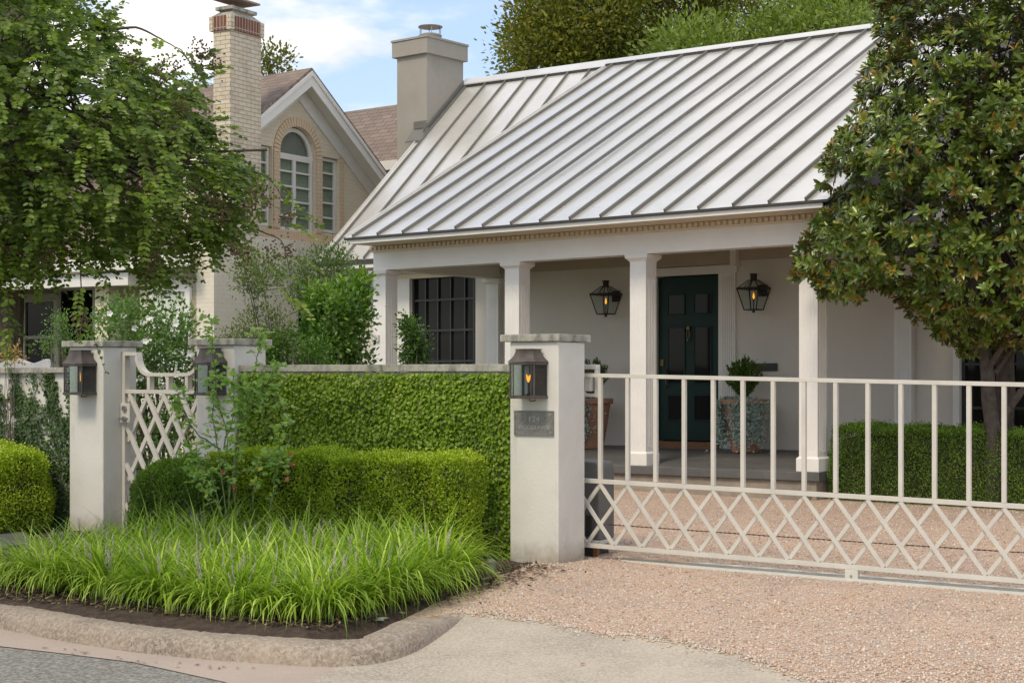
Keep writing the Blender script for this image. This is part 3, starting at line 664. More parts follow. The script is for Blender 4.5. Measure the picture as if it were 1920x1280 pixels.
for a in (gu0+.37, (gu0+gu1)/2, gu1-.37): P(GG).box(a-.02, a+.02, -.035, .035, zm_+.021, zs-.018).build('upright', 'gate_paint', t, bevel=.002)
gw = gu1-gu0-2*w; lt = zm_-.02; lb = .10; cell = .235; rise = cell/2*1.75
for sgn in (1, -1):
    for i in range(-12, 14):
        uc = (gu0+w)+cell*i+(.05 if sgn > 0 else .05); slope = 1.75*sgn*-1
        # line z = lt + slope*(u-uc)
        pu = []
        for uu in (gu0+w, gu1-w):
            z = lt+slope*(uu-uc)
            pu.append((uu, z))
        # clip in z
        (ua, za), (ub, zb2) = pu
        def cz(u1_, z1_, u2_, z2_, lim):
            k = (lim-z1_)/(z2_-z1_); return u1_+(u2_-u1_)*k, lim
        if max(za, zb2) < lb or min(za, zb2) > lt: continue
        if za > lt: ua, za = cz(ua, za, ub, zb2, lt)
        if zb2 > lt: ub, zb2 = cz(ua, za, ub, zb2, lt)
        if za < lb: ua, za = cz(ua, za, ub, zb2, lb)
        if zb2 < lb: ub, zb2 = cz(ua, za, ub, zb2, lb)
        if math.hypot(ub-ua, zb2-za) < .06: continue
        v_ = -.0165 if sgn > 0 else .0165
        A_, B_ = GG(ua, v_, za), GG(ub, v_, zb2)
        MB().bar(A_, B_, .044, .0325, side=np.cross(B_-A_, S.e2)).build('lattice_bar', 'gate_paint', t, bevel=.002)
zl0, zl1 = GG.onv(216, 792, 0)[2], GG.onv(216, 755, 0)[2]
lk_ = P(GG).box(gu0-.0+.002, gu0+.135, -.062, -.041, zl0, zl1).build('lock_plate', 'gate_paint', t, bevel=.003)
MB().tube([GG(gu0+.07, -.062, zl1-.055), GG(gu0+.07, -.085, zl1-.055)], .028, 18).build('cylinder', 'steel', lk_)
MB().tube([GG(gu0+.07, -.062, zl0+.045), GG(gu0+.07, -.09, zl0+.045)], .026, 18).build('knob', 'steel', lk_)
MB().bar(GG(gu0+.02, -.10, zl0+.045), GG(gu0+.14, -.10, zl0+.045), .012, .02).build('lever', 'steel', lk_)
# ------------------------------------------------------------------ white house with porch
house = thing('white_house', 'white single storey house with pale standing seam metal roof and columned porch', 'house', H(-1.2, 2.6, .2))
DZ = .498                                   # deck height at the front edge
def dk(v): return DZ + .0425*v              # the deck falls a little towards its edge
o = MB(H); o.prism([H(-4.8, -.06, .39), H(2.413, -.06, .39), H(2.413, -.06, dk(-.06)), H(-4.8, -.06, dk(-.06))], [H(-4.8, 2.64, .39), H(2.413, 2.64, .39), H(2.413, 2.64, dk(2.64)), H(-4.8, 2.64, dk(2.64))])
deck = o.build('porch_floor', 'slate', house, bevel=.008)
P(H).box(-4.77, 2.36, -.02, 2.6, .05, .388).build('plinth', 'plinth', house, bevel=.006)
P(H).box(-4.80, 2.30, -.16, -.022, .05, .245).build('footing', 'plinth', house, bevel=.01)
def column(u0, lab=None, v0=0, d=.24, capdepth=True, pil=False):
    zc = 3.146; w = .24; zb = dk(v0)
    c = MB(H); g = .0085; gw = .017
    ms = [w/2+(k-2)*.037 for k in range(5)]
    def side(flip=False):
        out = [0]
        for m_ in ms: out += [m_-gw/2, m_-gw/2+.003, m_+gw/2-.003, m_+gw/2]
        return out
    def ring(z, dep):
        pts = []
        # front (v=v0) from left to right, then right side, back, left
        def seq(n_off):
            r = [(0., 0.)]
            for m_ in ms: r += [(m_-gw/2, 0), (m_-gw/2+.004, dep), (m_+gw/2-.004, dep), (m_+gw/2, 0)]
            return r
        for (a, b) in seq(0): pts.append((u0+a, v0+b*.4))
        for (a, b) in seq(0): pts.append((u0+w-b, v0+a*d/w))
        if not pil:
            for (a, b) in seq(0): pts.append((u0+w-a, v0+d-b))
            for (a, b) in seq(0): pts.append((u0+b, v0+d-a*d/w))
        else: pts += [(u0+w, v0+d), (u0, v0+d)]
        return [H(a, b, z) for a, b in pts]
    zf0, zf1 = zb+.235, 2.84
    c.rings([ring(zb+.17, 0), ring(zf0-.006, 0), ring(zf0, g), ring(zf1, g), ring(zf1+.006, 0), ring(zc-.09, 0)])
    sh = c.build('column' if not pil else 'pilaster', 'white_paint', house)
    k = MB(H); e = .018
    def sq(e, z): return [H(u0-e, v0-e, z), H(u0+w+e, v0-e, z), H(u0+w+e, v0+d+(0 if pil else e), z), H(u0-e, v0+d+(0 if pil else e), z)]
    k.rings([sq(.003, zc-.092), sq(.006, zc-.085), sq(.020, zc-.068), sq(.038, zc-.055), sq(.042, zc-.047), sq(.046, zc-.047), sq(.050, zc-.002)])
    k.build('capital', 'white_paint', sh)
    k = MB(H); k.rings([sq(.026, zb+.0), sq(.026, zb+.150), sq(.004, zb+.172)]); k.build('base', 'white_paint', sh, bevel=.003)
for u0 in (-4.69, -2.276, -.256, 2.125): column(u0)
for u0 in (-4.69, 2.125): column(u0, v0=2.55, d=.10, pil=True)
# walls
wl = MB(H)
wl.box(-4.99, -1.66, 2.65, 2.95, .1, 4.6); wl.box(-1.66, -.46, 2.65, 2.95, 3.08, 4.6); wl.box(-.46, 2.70, 2.65, 2.95, .1, 4.6); wl.box(2.70, 2.92, 2.65, 2.95, .1, 3.46)
wl.box(-7.6, -6.34, 2.65, 2.95, .1, 3.46); wl.box(-6.34, -4.99, 2.65, 2.95, .1, .78); wl.box(-6.34, -4.99, 2.65, 2.95, 3.25, 3.46)
wl.box(2.92, 4.70, 2.65, 2.95, .1, .70); wl.box(2.92, 4.70, 2.65, 2.95, 3.02, 3.46); wl.box(4.70, 8.7, 2.65, 2.95, .1, 3.46)
wl.prism([H(-7.6, 2.95, .1), H(-7.6, 9.1, .1), H(-7.6, 9.1, 3.46), H(-7.6, 6.0, 6.6), H(-7.6, 2.95, 3.46)], [H(-7.3, 2.95, .1), H(-7.3, 9.1, .1), H(-7.3, 9.1, 3.46), H(-7.3, 6.0, 6.6), H(-7.3, 2.95, 3.46)])
wl.box(8.4, 8.7, 2.95, 9.1, .1, 3.46); wl.box(-7.3, 8.4, 8.8, 9.1, .1, 3.46)
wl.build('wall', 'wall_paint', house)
P(H).box(-7.2, 8.3, 5.2, 5.3, .1, 3.4).build('inner_wall', 'core_dark', house)
# entablature
P(H).box(-4.69, 2.365, .0, .235, 3.148, 3.49).build('beam', 'white_paint', house, bevel=.003)
P(H).box(-4.69, -4.46, .236, 2.648, 3.148, 3.49).build('side_beam', 'trim_paint', house, bevel=.003)
P(H).box(2.135, 2.365, .236, 2.648, 3.148, 3.49).build('side_beam', 'trim_paint', house, bevel=.003)
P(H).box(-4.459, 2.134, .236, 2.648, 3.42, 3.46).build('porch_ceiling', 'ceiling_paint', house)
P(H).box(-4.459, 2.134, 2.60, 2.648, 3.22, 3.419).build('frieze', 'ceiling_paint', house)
dn = MB(H)
def dent(u0, u1, vf, sgn=1):
    dn.box(u0, u1, vf-.030, vf-.002, 3.405, 3.432); dn.box(u0, u1, vf-.018, vf-.002, 3.4335, 3.491); n = int((u1-u0)/.0805)
    for i in range(n): a = u0+.004+(u1-u0-.05)*i/(n-1); dn.box(a, a+.046, vf-.052, vf-.0185, 3.4345, 3.484)
dent(-4.72, 2.39, .0)
dn.build('dentil_moulding', 'soffit_paint', house)
dn = MB(H); 
for i in range(30): v = .02+i*.0805; dn.box(2.383, 2.415, v, v+.046, 3.4345, 3.484)
dn.box(2.367, 2.395, -.0, 2.6, 3.405, 3.432); dn.build('dentil_moulding', 'soffit_paint', house)
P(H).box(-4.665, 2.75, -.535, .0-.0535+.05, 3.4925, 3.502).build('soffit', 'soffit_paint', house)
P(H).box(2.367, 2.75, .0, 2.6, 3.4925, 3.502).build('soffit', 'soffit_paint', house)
P(H).box(-4.67, 2.72, -.56, -.536, 3.488, 3.568).build('fascia', 'trim_paint', house, bevel=.003)
P(H).box(-4.668, -4.64, -.534, .3, 3.494, 3.57).build('fascia', 'trim_paint', house)
# roofs
SP, SM = .5174, .921; VR = 5.93
def zr_(u): return 6.945 - .0148*u if u < 0 else 6.945-.0148*u     # ridge line falls a little to the right
def zp(u, v): return zr_(u)-SP*(VR-v)*(zr_(u)-3.575)/(SP*(VR+.58))
def zm2(u, v): return zr_(u)-.0-SM*(VR-v)
def roofslab(u0, u1, v0, v1, zf, th, mat, name, parent): 
    q = [H(u0, v0, zf(u0, v0)), H(u1, v0, zf(u1, v0)), H(u1, v1, zf(u1, v1)), H(u0, v1, zf(u0, v1))]
    return MB().slab(q, th).build(name, mat, parent)
pr = roofslab(-4.705, 2.785, -.585, VR, zp, .03, 'metal_roof', 'porch_roof', house)
mr = roofslab(-8.0, 8.9, 2.13, VR, lambda u, v: zm2(u, v)-.004, .04, 'metal_roof', 'main_roof', house)
MB().slab([H(-8.0, VR, zr_(-8)), H(8.9, VR, zr_(8.9)), H(8.9, 9.7, zr_(8.9)-SM*(9.7-VR)), H(-8, 9.7, zr_(-8)-SM*(9.7-VR))], .04).build('rear_roof', 'metal_roof', house)
sm = MB()
def seam(u, v0, v1, zf, w=.022, h=.042, m=sm):
    a, b = H(u, v0, zf(u, v0)), H(u, v1, zf(u, v1)); d = nrm(b-a); n = np.cross(S.e1*0+H.e1, d); n = -nrm(n) if n[2] > 0 and False else nrm(n)
    if n[2] < 0: n = -n
    e = nrm(H.e1)*w/2
    q0 = [a-e, a+e, a+e+n*h, a-e+n*h]; q1 = [b-e, b+e, b+e+n*h, b-e+n*h]; m.prism(q0, q1)
ps = MB()
for i in range(16): seam(-4.525+.47*i, -.585, VR-.12, zp, m=ps)
ps.build('seams', 'seam_metal', pr)
ms_ = MB()
for i in range(36):
    u = -7.84+.468*i
    if u > 8.7: break
    if -4.7 < u < 2.78: continue
    if -8.7 < u < -7.85: continue
    seam(u, 2.13, VR-.10, lambda a, b: zm2(a, b)-.004, m=ms_)
ms_.build('seams', 'seam_metal', mr)
em = MB()
for u in (-4.695,): 
    a, b = H(u, -.585, zp(u, -.585)+.012), H(u, VR-.1, zp(u, VR-.1)+.012); em.bar(a, b, .03, .03)
em.build('rake_edge', 'metal_roof', pr)
em = MB(); a, b = H(-7.985, 2.13, zm2(-8, 2.13)+.012), H(-7.985, VR, zm2(-8, VR)+.012); em.bar(a, b, .03, .03)
em.build('rake_edge', 'metal_roof', mr)
# porch roof side gable (right) and left cheek, dark drip edges with the drip shadow put into their colour
P(H).box(-4.70, 2.78, -.583, -.5605, 3.548-.006, 3.548+.012).build('drip_edge', 'drip_metal', pr)
P(H).box(-4.70, 2.80, -.590, -.5835, 3.545, 3.575).build('drip_edge', 'drip_metal', pr)
P(H).box(-7.99, -4.7, 2.118, 2.128, zm2(-6, 2.13)-.075, zm2(-6, 2.13)-.008).build('drip_edge', 'drip_metal', mr)
P(H).box(2.8, 8.9, 2.118, 2.128, zm2(5, 2.13)-.085, zm2(5, 2.13)-.018).build('drip_edge', 'drip_metal', mr)
for uu in (-4.68, 2.74):
    MB().prism([H(uu, .3 if uu < 0 else -.53, 3.50), H(uu, 2.7, 3.50), H(uu, VR, zp(uu, VR)-.06), H(uu, -.4, zp(uu, -.4)-.045)],
               [H(uu+.03, .3 if uu < 0 else -.53, 3.50), H(uu+.03, 2.7, 3.50), H(uu+.03, VR, zp(uu, VR)-.06), H(uu+.03, -.4, zp(uu, -.4)-.045)]).build('gable_side', 'trim_paint' if uu < 0 else 'box_grey', house)  # right side coloured dark for the shadow in the roof valley
P(H).box(-7.95, -4.72, 2.13, 2.60, 3.40, 3.415).build('soffit', 'soffit_paint', house)
P(H).box(-7.95, -4.72, 2.129, 2.145, 3.40, 3.46).build('fascia', 'trim_paint', house)
dn = MB(H)
for i in range(34): a = -7.5+i*.0805; dn.box(a, a+.046, 2.56, 2.6, 3.30, 3.36)
dn.box(-7.6, -4.72, 2.60, 2.648, 3.22, 3.399); dn.build('dentil_moulding', 'soffit_paint', house)
P(H).box(2.42, 8.7, 2.13, 2.62, 3.40, 3.415).build('soffit', 'soffit_paint', house)
# ridge cap
def ridge(u0, u1, slope, wd, lift, name):
    m = MB(); A = []; Bq = []
    for u, L_ in ((u0, A), (u1, Bq)):
        z = zr_(u)+lift
        L_ += [H(u, VR-wd, z-slope*wd), H(u, VR, z), H(u, VR+wd, z-SM*wd), H(u, VR+wd, z-SM*wd-.02), H(u, VR, z-.022), H(u, VR-wd, z-slope*wd-.02)]
    return m.prism(A, Bq).build(name, 'metal_roof', house)
ridge(-7.95, -4.70, SM, .135, .075, 'ridge_cap'); ridge(-4.69, 2.79, SP, .17, .07, 'ridge_cap'); ridge(2.80, 8.9, SM, .135, .07, 'ridge_cap')
v_ = MB(); v_.prism([H(-7.94, VR-.125, zm2(-7.9, VR-.125)-.01), H(-4.71, VR-.125, zm2(-4.7, VR-.125)-.01), H(-4.71, VR-.125, zm2(-4.7, VR-.125)+.05), H(-7.94, VR-.125, zm2(-7.9, VR-.125)+.05)],
                    [H(-7.94, VR+.1, zm2(-7.9, VR-.125)-.01), H(-4.71, VR+.1, zm2(-4.7, VR-.125)-.01), H(-4.71, VR+.1, zm2(-4.7, VR-.125)+.05), H(-7.94, VR+.1, zm2(-7.9, VR-.125)+.05)])
v_.prism([H(-4.70, VR-.16, zp(-4.7, VR-.16)-.01), H(2.78, VR-.16, zp(2.78, VR-.16)-.01), H(2.78, VR-.16, zp(2.78, VR-.16)+.045), H(-4.70, VR-.16, zp(-4.7, VR-.16)+.045)],
         [H(-4.70, VR+.05, zp(-4.7, VR-.16)-.01), H(2.78, VR+.05, zp(2.78, VR-.16)-.01), H(2.78, VR+.05, zp(2.78, VR-.16)+.045), H(-4.70, VR+.05, zp(-4.7, VR-.16)+.045)])
v_.build('ridge_vent', 'drip_metal', house)  # black strip: shade of the gap under the raised cap, put into colour
# chimney
cu1, cu0, cv0, cv1 = -7.90, -8.62, 4.78, 5.80
za = H.onv(801, 100, cv0)[2]; zb_ = H.onv(801, 68, cv0)[2]
ch = P(H).box(cu0, cu1, cv0, cv1, .1, za+.05).build('chimney', 'chimney_stucco', house, bevel=.008)
P(H).box(cu0-.07, cu1+.06, cv0-.06, cv1+.06, za, zb_-.03).build('chimney_band', 'chimney_stucco', ch, bevel=.006)
P(H).box(cu0-.085, cu1+.075, cv0-.075, cv1+.075, zb_-.028, zb_+.012).build('chimney_coping', 'chimney_stucco', ch, bevel=.004)
cc_ = ((cu0+cu1)/2, (cv0+cv1)/2)
cp = P(H).lathe(cc_, [(.17, zb_+.0), (.20, zb_+.10), (.215, zb_+.14), (.15, zb_+.17)], 24).build('flue_cap', 'chimney_stucco', ch)
cm = MB(H)
cm.lathe(cc_, [(.222, zb_+.29), (.225, zb_+.305), (.03, zb_+.325)], 24)
for k in range(6): a = k*math.pi/3+.3; cm.box(cc_[0]+.205*math.cos(a)-.005, cc_[0]+.205*math.cos(a)+.005, cc_[1]+.205*math.sin(a)-.005, cc_[1]+.205*math.sin(a)+.005, zb_+.15, zb_+.289)
cm.build('flue_hood', 'steel', ch)
fl = MB(H)
fl.prism([H(cu1+.005, cv0-.10, zm2(cu1, cv0-.10)), H(cu1+.005, cv1, zm2(cu1, cv1)), H(cu1+.005, cv1, zm2(cu1, cv1)+.14), H(cu1+.005, cv0-.1, zm2(cu1, cv0-.1)+.14)],
         [H(cu1+.016, cv0-.10, zm2(cu1, cv0-.10)), H(cu1+.016, cv1, zm2(cu1, cv1)), H(cu1+.016, cv1, zm2(cu1, cv1)+.14), H(cu1+.016, cv0-.1, zm2(cu1, cv0-.1)+.14)])
fl.prism([H(cu1-.32, cv0-.22, zm2(cu1, cv0-.22)+.02), H(cu1+.05, cv0-.22, zm2(cu1, cv0-.22)+.02), H(cu1+.05, cv0-.0, zm2(cu1, cv0)+.06), H(cu1-.32, cv0-.0, zm2(cu1, cv0)+.06)],
         [H(cu1-.32, cv0-.22, zm2(cu1, cv0-.22)+.045), H(cu1+.05, cv0-.22, zm2(cu1, cv0-.22)+.045), H(cu1+.05, cv0-.0, zm2(cu1, cv0)+.085), H(cu1-.32, cv0-.0, zm2(cu1, cv0)+.085)])
fl.box(cu1-.3, cu1+.0, cv0-.014, cv0-.002, zm2(cu1, cv0)+.09, zm2(cu1, cv0)+.22)
fl.build('flashing', 'seam_metal', ch)
# steel windows
def gridwin(u0, u1, z0, z1, us, zs_, v=2.70):
    w = MB(H); w.box(u0, u0+.04, v-.03, v+.02, z0, z1); w.box(u1-.04, u1, v-.03, v+.02, z0, z1); w.box(u0+.04, u1-.04, v-.03, v+.02, z0, z0+.05); w.box(u0+.04, u1-.04, v-.03, v+.02, z1-.04, z1)
    for u in us: w.box(u-.013, u+.013, v-.018, v+.012, z0+.05, z1-.04)
    for z in zs_: w.box(u0+.04, u1-.04, v-.023, v+.014, z-.017, z+.017)
    f = w.build('window', 'black_metal', house)
    P(H).box(u0+.02, u1-.02, v+.016, v+.022, z0+.02, z1-.02).build('pane', 'dark_glass', f)
us = [H.onv(x, 600, 2.7)[0] for x in (799, 822, 846, 872.5)]
zs_ = [H.onv(840, y, 2.7)[2] for y in (561.5, 619, 677)]
gridwin(-6.34, -5.02, .78, 3.25, us, zs_)
gridwin(2.99, 4.66, .70, 3.02, [3.32, 3.65, 3.99, 4.32], [1.2, 1.75, 2.3])
P(H).box(-6.60, -6.345, 2.60, 2.649, .5, 3.22).build('window_casing', 'trim_paint', house)
P(H).box(2.90, 2.985, 2.60, 2.72, .2, 3.22).build('window_casing', 'white_paint', house)
# door and its surround
du0, du1, dz0, dz1 = -1.60, -.545, .705, 3.035
zs0 = dk(2.6)
d = P(H).box(du0, du1, 2.705, 2.75, dz0, dz1).build('door', 'door_paint', house)
pn = MB(H); gp_ = MB(H)
def panel(a0, a1, z0, z1):
    e = .022
    pn.box(a0, a1, 2.69, 2.7045, z0, z0+e); pn.box(a0, a1, 2.69, 2.7045, z1-e, z1); pn.box(a0, a0+e, 2.69, 2.7045, z0+e, z1-e); pn.box(a1-e, a1, 2.69, 2.7045, z0+e, z1-e)
    gp_.box(a0+.022, a1-.022, 2.699, 2.7045, z0+.022, z1-.022)
wq = (du1-du0); c1, c2 = (du0+.16, du0+.46), (du0+.60, du0+.90)
for a0, a1 in (c1, c2): panel(a0, a1, 2.49, 2.80); panel(a0, a1, 1.50, 2.33); panel(a0, a1, .98, 1.36)
pn.build('door_panel', 'door_paint', d, bevel=.003); gp_.build('door_glass', 'dark_glass', d)
um = (du0+du1)/2+.0
MB().tube([H(um, 2.685, 2.30), H(um, 2.66, 2.30)], .028, 12).build('knocker', 'brass', d)
k = MB(); k.tube([H(um+.024*math.cos(a), 2.665, 2.215+.06*math.sin(a)) for a in np.linspace(.3*math.pi, 2.7*math.pi, 14)], .009, 6); k.tube([H(um, 2.66, 2.15), H(um, 2.66, 2.12)], .016, 8); k.build('knocker_ring', 'brass', d)
P(H).box(du0+.035, du0+.095, 2.69, 2.7045, 1.77, 1.86).build('lock', 'brass', d)
MB().tube([H(du0+.165, 2.69, 1.72), H(du0+.165, 2.65, 1.66), H(du0+.165, 2.65, 1.50), H(du0+.165, 2.69, 1.45)], .009, 6).build('handle', 'brass', d)
for z in (2.62, 1.72): P(H).box(du1-.015, du1+.012, 2.68, 2.7045, z, z+.15).build('hinge', 'brass', d)
P(H).box(du0-.04, du1+.03, 2.44, 2.70, zs0-.02, zs0+.085).build('door_sill', 'wood_sill', house, bevel=.006)
P(H).box(du0-.055, du0-.003, 2.61, 2.76, zs0+.086, dz1+.01).build('door_jamb', 'trim_paint', house)
P(H).box(du1+.004, du1+.03, 2.61, 2.76, zs0+.086, dz1+.01).build('door_jamb', 'trim_paint', house)
fl = MB(H); ca, cb_ = du1+.032, du1+.275; fl.box(ca, cb_, 2.61, 2.649, zs0, 3.20)
for k in range(6): a = ca+.03+k*.034; fl.box(a, a+.02, 2.60, 2.6095, zs0+.25, 3.0)
fl.build('door_casing', 'trim_paint', house)
fl = MB(H); ca, cb_ = du0-.30, du0-.057; fl.box(ca, cb_, 2.61, 2.649, zs0, 3.20)
for k in range(6): a = ca+.03+k*.034; fl.box(a, a+.02, 2.60, 2.6095, zs0+.25, 3.0)
fl.build('door_casing', 'trim_paint', house)
P(H).box(du0-.34, du1+.31, 2.585, 2.649, dz1+.012, 3.165).build('lintel', 'trim_paint', house, bevel=.004)
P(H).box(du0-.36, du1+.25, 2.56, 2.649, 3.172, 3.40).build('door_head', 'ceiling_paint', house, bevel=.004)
P(H).box(du1+.252, du1+.345, 2.50, 2.649, 3.13, 3.40).build('head_bracket', 'trim_paint', house, bevel=.006)
a = H.onv(1409, 681, 2.63); b_ = H.onv(1457, 695, 2.63)
tag(P(H).box(a[0], b_[0], 2.615, 2.649, b_[2], a[2]).build('mail_slot', 'mail_metal', bevel=.004), 'narrow dark metal mailbox on the wall right of the front door', 'mailbox')
# porch lanterns
def porch_lantern(px, pyb, pyt, lab):
    v = 2.38; p = H.onv(px, pyb, v); q = H.onv(px, pyt, v); u, z0, z1 = p[0], p[2], q[2]; t = thing('porch_lantern', lab, 'lantern', H(u, 2.64, (z0+z1)/2), 'copper gas lanterns beside the front door')
    h = z1-z0; zt = z0+h*.60; a, b = .095, .165; f = MB()
    def sq(r, z): return [H(u-r, v-r, z), H(u+r, v-r, z), H(u+r, v+r, z), H(u-r, v+r, z)]
    Bt, Tp, Ap = sq(a, z0+.01), sq(b, zt), sq(.055, z0+h*.82)
    for k in range(4):
        f.bar(Bt[k], Tp[k], .014, .014); f.bar(Bt[k], Bt[(k+1) % 4], .014, .014); f.bar(Tp[k], Tp[(k+1) % 4], .022, .026); f.bar(Tp[k], Ap[k], .011, .011)
        mid = (Tp[k]+Tp[(k+1) % 4])/2; f.bar(mid, (Ap[k]+Ap[(k+1) % 4])/2, .007, .007); f.bar(Ap[k], Ap[(k+1) % 4], .012, .012)
    f.build('frame', 'bronze_dark', t)
    P(H).lathe((u, v), [(.058, z0+h*.82), (.045, z0+h*.84), (.045, z1-.02), (.055, z1-.015), (.055, z1), (.02, z1+.005)], 14).build('chimney_top', 'bronze_dark', t)
    g = MB()
    for k in range(4): g.add([Bt[k], Bt[(k+1) % 4], Tp[(k+1) % 4], Tp[k]], [(0, 1, 2, 3)]); g.add([Tp[k], Tp[(k+1) % 4], Ap[(k+1) % 4], Ap[k]], [(0, 1, 2, 3)])
    g.build('glass', 'lantern_glass', t)
    f = MB(); f.bar(H(u, v+.02, zt), H(u, 2.64, zt), .022, .03); f.bar(H(u, v+.15, zt-.02), H(u, 2.64, zt-.10), .012, .012); f.build('arm', 'bronze_dark', t)
    P(H).box(u-.065, u+.065, 2.625, 2.648, zt-.10, zt+.06).build('wall_plate', 'bronze_dark', t, bevel=.003)
    P(H).lathe((u, v), [(.022, z0-.03), (.016, z0+.02), (.008, z0+.03), (.008, z0+h*.30)], 8).build('burner', 'bronze_dark', t)
    P(H).lathe((u, v), [(.003, z0+h*.31), (.014, z0+h*.36), (.010, z0+h*.42), (.001, z0+h*.50)], 8).build('flame', 'flame', t)
porch_lantern(1136, 590, 526, 'copper lantern on the porch wall left of the green door')
porch_lantern(1413, 582, 513, 'copper lantern on the porch wall right of the green door')
# security light on the left column
t = thing('security_light', 'small grey spotlight fixed to the left porch column', 'spotlight', H(-4.69, .1, 1.95))
p = H.onv(708, 634, -.01)
MB().box(p[0]-.03, p[0]+.03, -.03, -.002, p[2]-.05, p[2]+.05, fr=H).build('mount', 'cast_plastic', t, bevel=.004)
MB().tube([H(p[0], -.03, p[2]), H(p[0]-.03, -.07, p[2]+.04), H(p[0]-.08, -.13, p[2]+.09)], [.014, .02, .032], 10).build('lamp_head', 'cast_plastic', t)
# potted plants
rq = np.random.default_rng(31)
def pot(px, pyb, lab, wscale=1., bush=True, draps=None):
    p = gpt(px, pyb, 0); v = 2.12; q = H.onv(px, pyb, v); u = q[0]; zb = dk(v); s = wscale
    t = thing('potted_plant', lab, 'potted plant', H(u, v, zb), 'terracotta pots by the front door')
    P(H).lathe((u, v), [(.19*s, zb), (.20*s, zb+.02), (.31*s, zb+.62), (.30*s, zb+.63), (.355*s, zb+.645), (.36*s, zb+.70), (.35*s, zb+.715), (.31*s, zb+.715), (.30*s, zb+.66)], 28).build('pot', 'terracotta', t, smooth=False)
    P(H).lathe((u, v), [(.29*s, zb+.66), (.29*s, zb+.665)], 20).build('soil', 'soil', t)
    zt = zb+.68
    if bush:
        n = 5000; nb = 90; az = rq.random(nb)*6.28; sp = rq.random(nb)**.6*.62; ht = rq.uniform(.32, .62, nb); pts = []; dd = []
        stm = MB()
        for k in range(nb):
            tip = np.array([math.cos(az[k])*sp[k]*.42, math.sin(az[k])*sp[k]*.42, ht[k]*(1-.25*sp[k])]); stm.tube([H(u, v, zt), H(u+tip[0]*.5, v+tip[1]*.5, zt+tip[2]*.6), H(u+tip[0], v+tip[1], zt+tip[2])], [.006, .004, .002], 4)
            m = n//nb; s_ = rq.uniform(.25, 1, m); base = np.stack([tip[0]*s_, tip[1]*s_, tip[2]*s_**.85], 1)
            pts.append(base); dd.append(np.array([tip[0], tip[1], tip[2]*.9])+rq.normal(size=(m, 3))*.22)
        b = np.vstack(pts); Pn = H.O+(u+b[:, :1])*H.e1+(v+b[:, 1:2])*H.e2+np.array([0, 0, 1.])*(zt+b[:, 2:3]); D = np.vstack(dd)
        stm.build('stems', 'twig', t)
        leaves('shrub', Pn, D, rdir(len(Pn), rq), rq.uniform(.035, .055, len(Pn)), .017, rq.random(len(Pn))*.8, 'box_dark', t)
    n = 6500; az = np.concatenate([rq.normal(c, w_, int(n*f_)) for c, w_, f_ in draps]); n = len(az)
    l = rq.random(n)*np.clip(rq.normal(.75, .12, n), .2, 1)
    ext = .36*s+.02+.05*rq.random(n)-.10*s*l+.04; zz2 = zb+.70-l*.70
    flr = zz2 < zb+.03; ext = np.where(flr, ext+rq.random(n)*.25, ext); zz2 = np.maximum(zz2, zb+.012)
    top = rq.random(n) < .12; ext = np.where(top, rq.random(n)*.36*s, ext); zz2 = np.where(top, zb+.70+rq.random(n)*.05, zz2)
    uu = u+np.cos(az)*ext; vv = v+np.sin(az)*ext
    Pn = H.O+uu[:, None]*H.e1+vv[:, None]*H.e2+np.array([0, 0, 1.])*zz2[:, None]
    leaves('trailing_foliage', Pn, rdir(n, rq)+[0, 0, -.6], rdir(n, rq)-H.e2, rq.uniform(.024, .036, n), .028, rq.random(n), 'silver_leaf', t, shape='quad')
pot(1397, 851, 'terracotta pot with small dark boxwood and silver trailing foliage, right of the green door', draps=[(3.3, .45, .5), (-1.2, .22, .35), (-.6, .2, .15)], wscale=.92)
pot(1110, 838, 'terracotta pot with silver trailing foliage, half hidden behind the gate pier', draps=[(3.3, .5, .45), (-2.0, .42, .95)], wscale=.86)
# ------------------------------------------------------------------ brick neighbour
nb = thing('brick_house', 'cream brick house with brown shingle gable and arched upstairs window', 'house', B(-2, 2, .3))
UG = -.38
wb = MB(B)
pk = B.onu(562, 180, UG)
wx = UG+.035                                   # depth the openings are set back
# openings in the gable wall (v0, v1, z0, z1)
av0, av1 = B.onu(523, 433, UG)[1], B.onu(592, 433, UG)[1]; az0 = B.onu(558, 433, UG)[2]; avc = (av0+av1)/2; ar = (av1-av0)/2
atop = B.onu(558, 238, UG)[2]; azs = atop-ar
rv0, rv1 = B.onu(603, 300, UG)[1], B.onu(636, 300, UG)[1]; rz0, rz1 = B.onu(620, 438, UG)[2], B.onu(620, 296, UG)[2]
lv0, lv1 = B.onu(482, 300, UG)[1], B.onu(510, 300, UG)[1]; lz0, lz1 = rz0-.02, rz1
def gz_(v): return pk[2]+.62-1.0*0-abs(v-2.3)*.70    # under the roof planes
VL, VRt = -.416, 9.0
zg = 2.2
def wq(v0, v1, z0, z1, zt0=None, zt1=None, th=.3):
    zt0 = z1 if zt0 is None else zt0; zt1 = z1 if zt1 is None else zt1
    wb.prism([B(UG-th, v0, z0), B(UG, v0, z0), B(UG, v1, z0), B(UG-th, v1, z0)][::1], [B(UG-th, v0, zt0), B(UG, v0, zt0), B(UG, v1, zt1), B(UG-th, v1, zt1)])
PKV = 2.2924; PKZ = B.onu(585, 127, -.05)[2]; RS = (PKZ-B.onu(730, 328, -.05)[2])/(B.onu(730, 328, -.05)[1]-PKV)
def rt_(v): return PKZ - RS*abs(v-PKV) - .16
strips = [(VL, lv0), (lv0, lv1), (lv1, av0), (av0, av1), (av1, rv0), (rv0, rv1), (rv1, 6.4)]
zb0 = .2
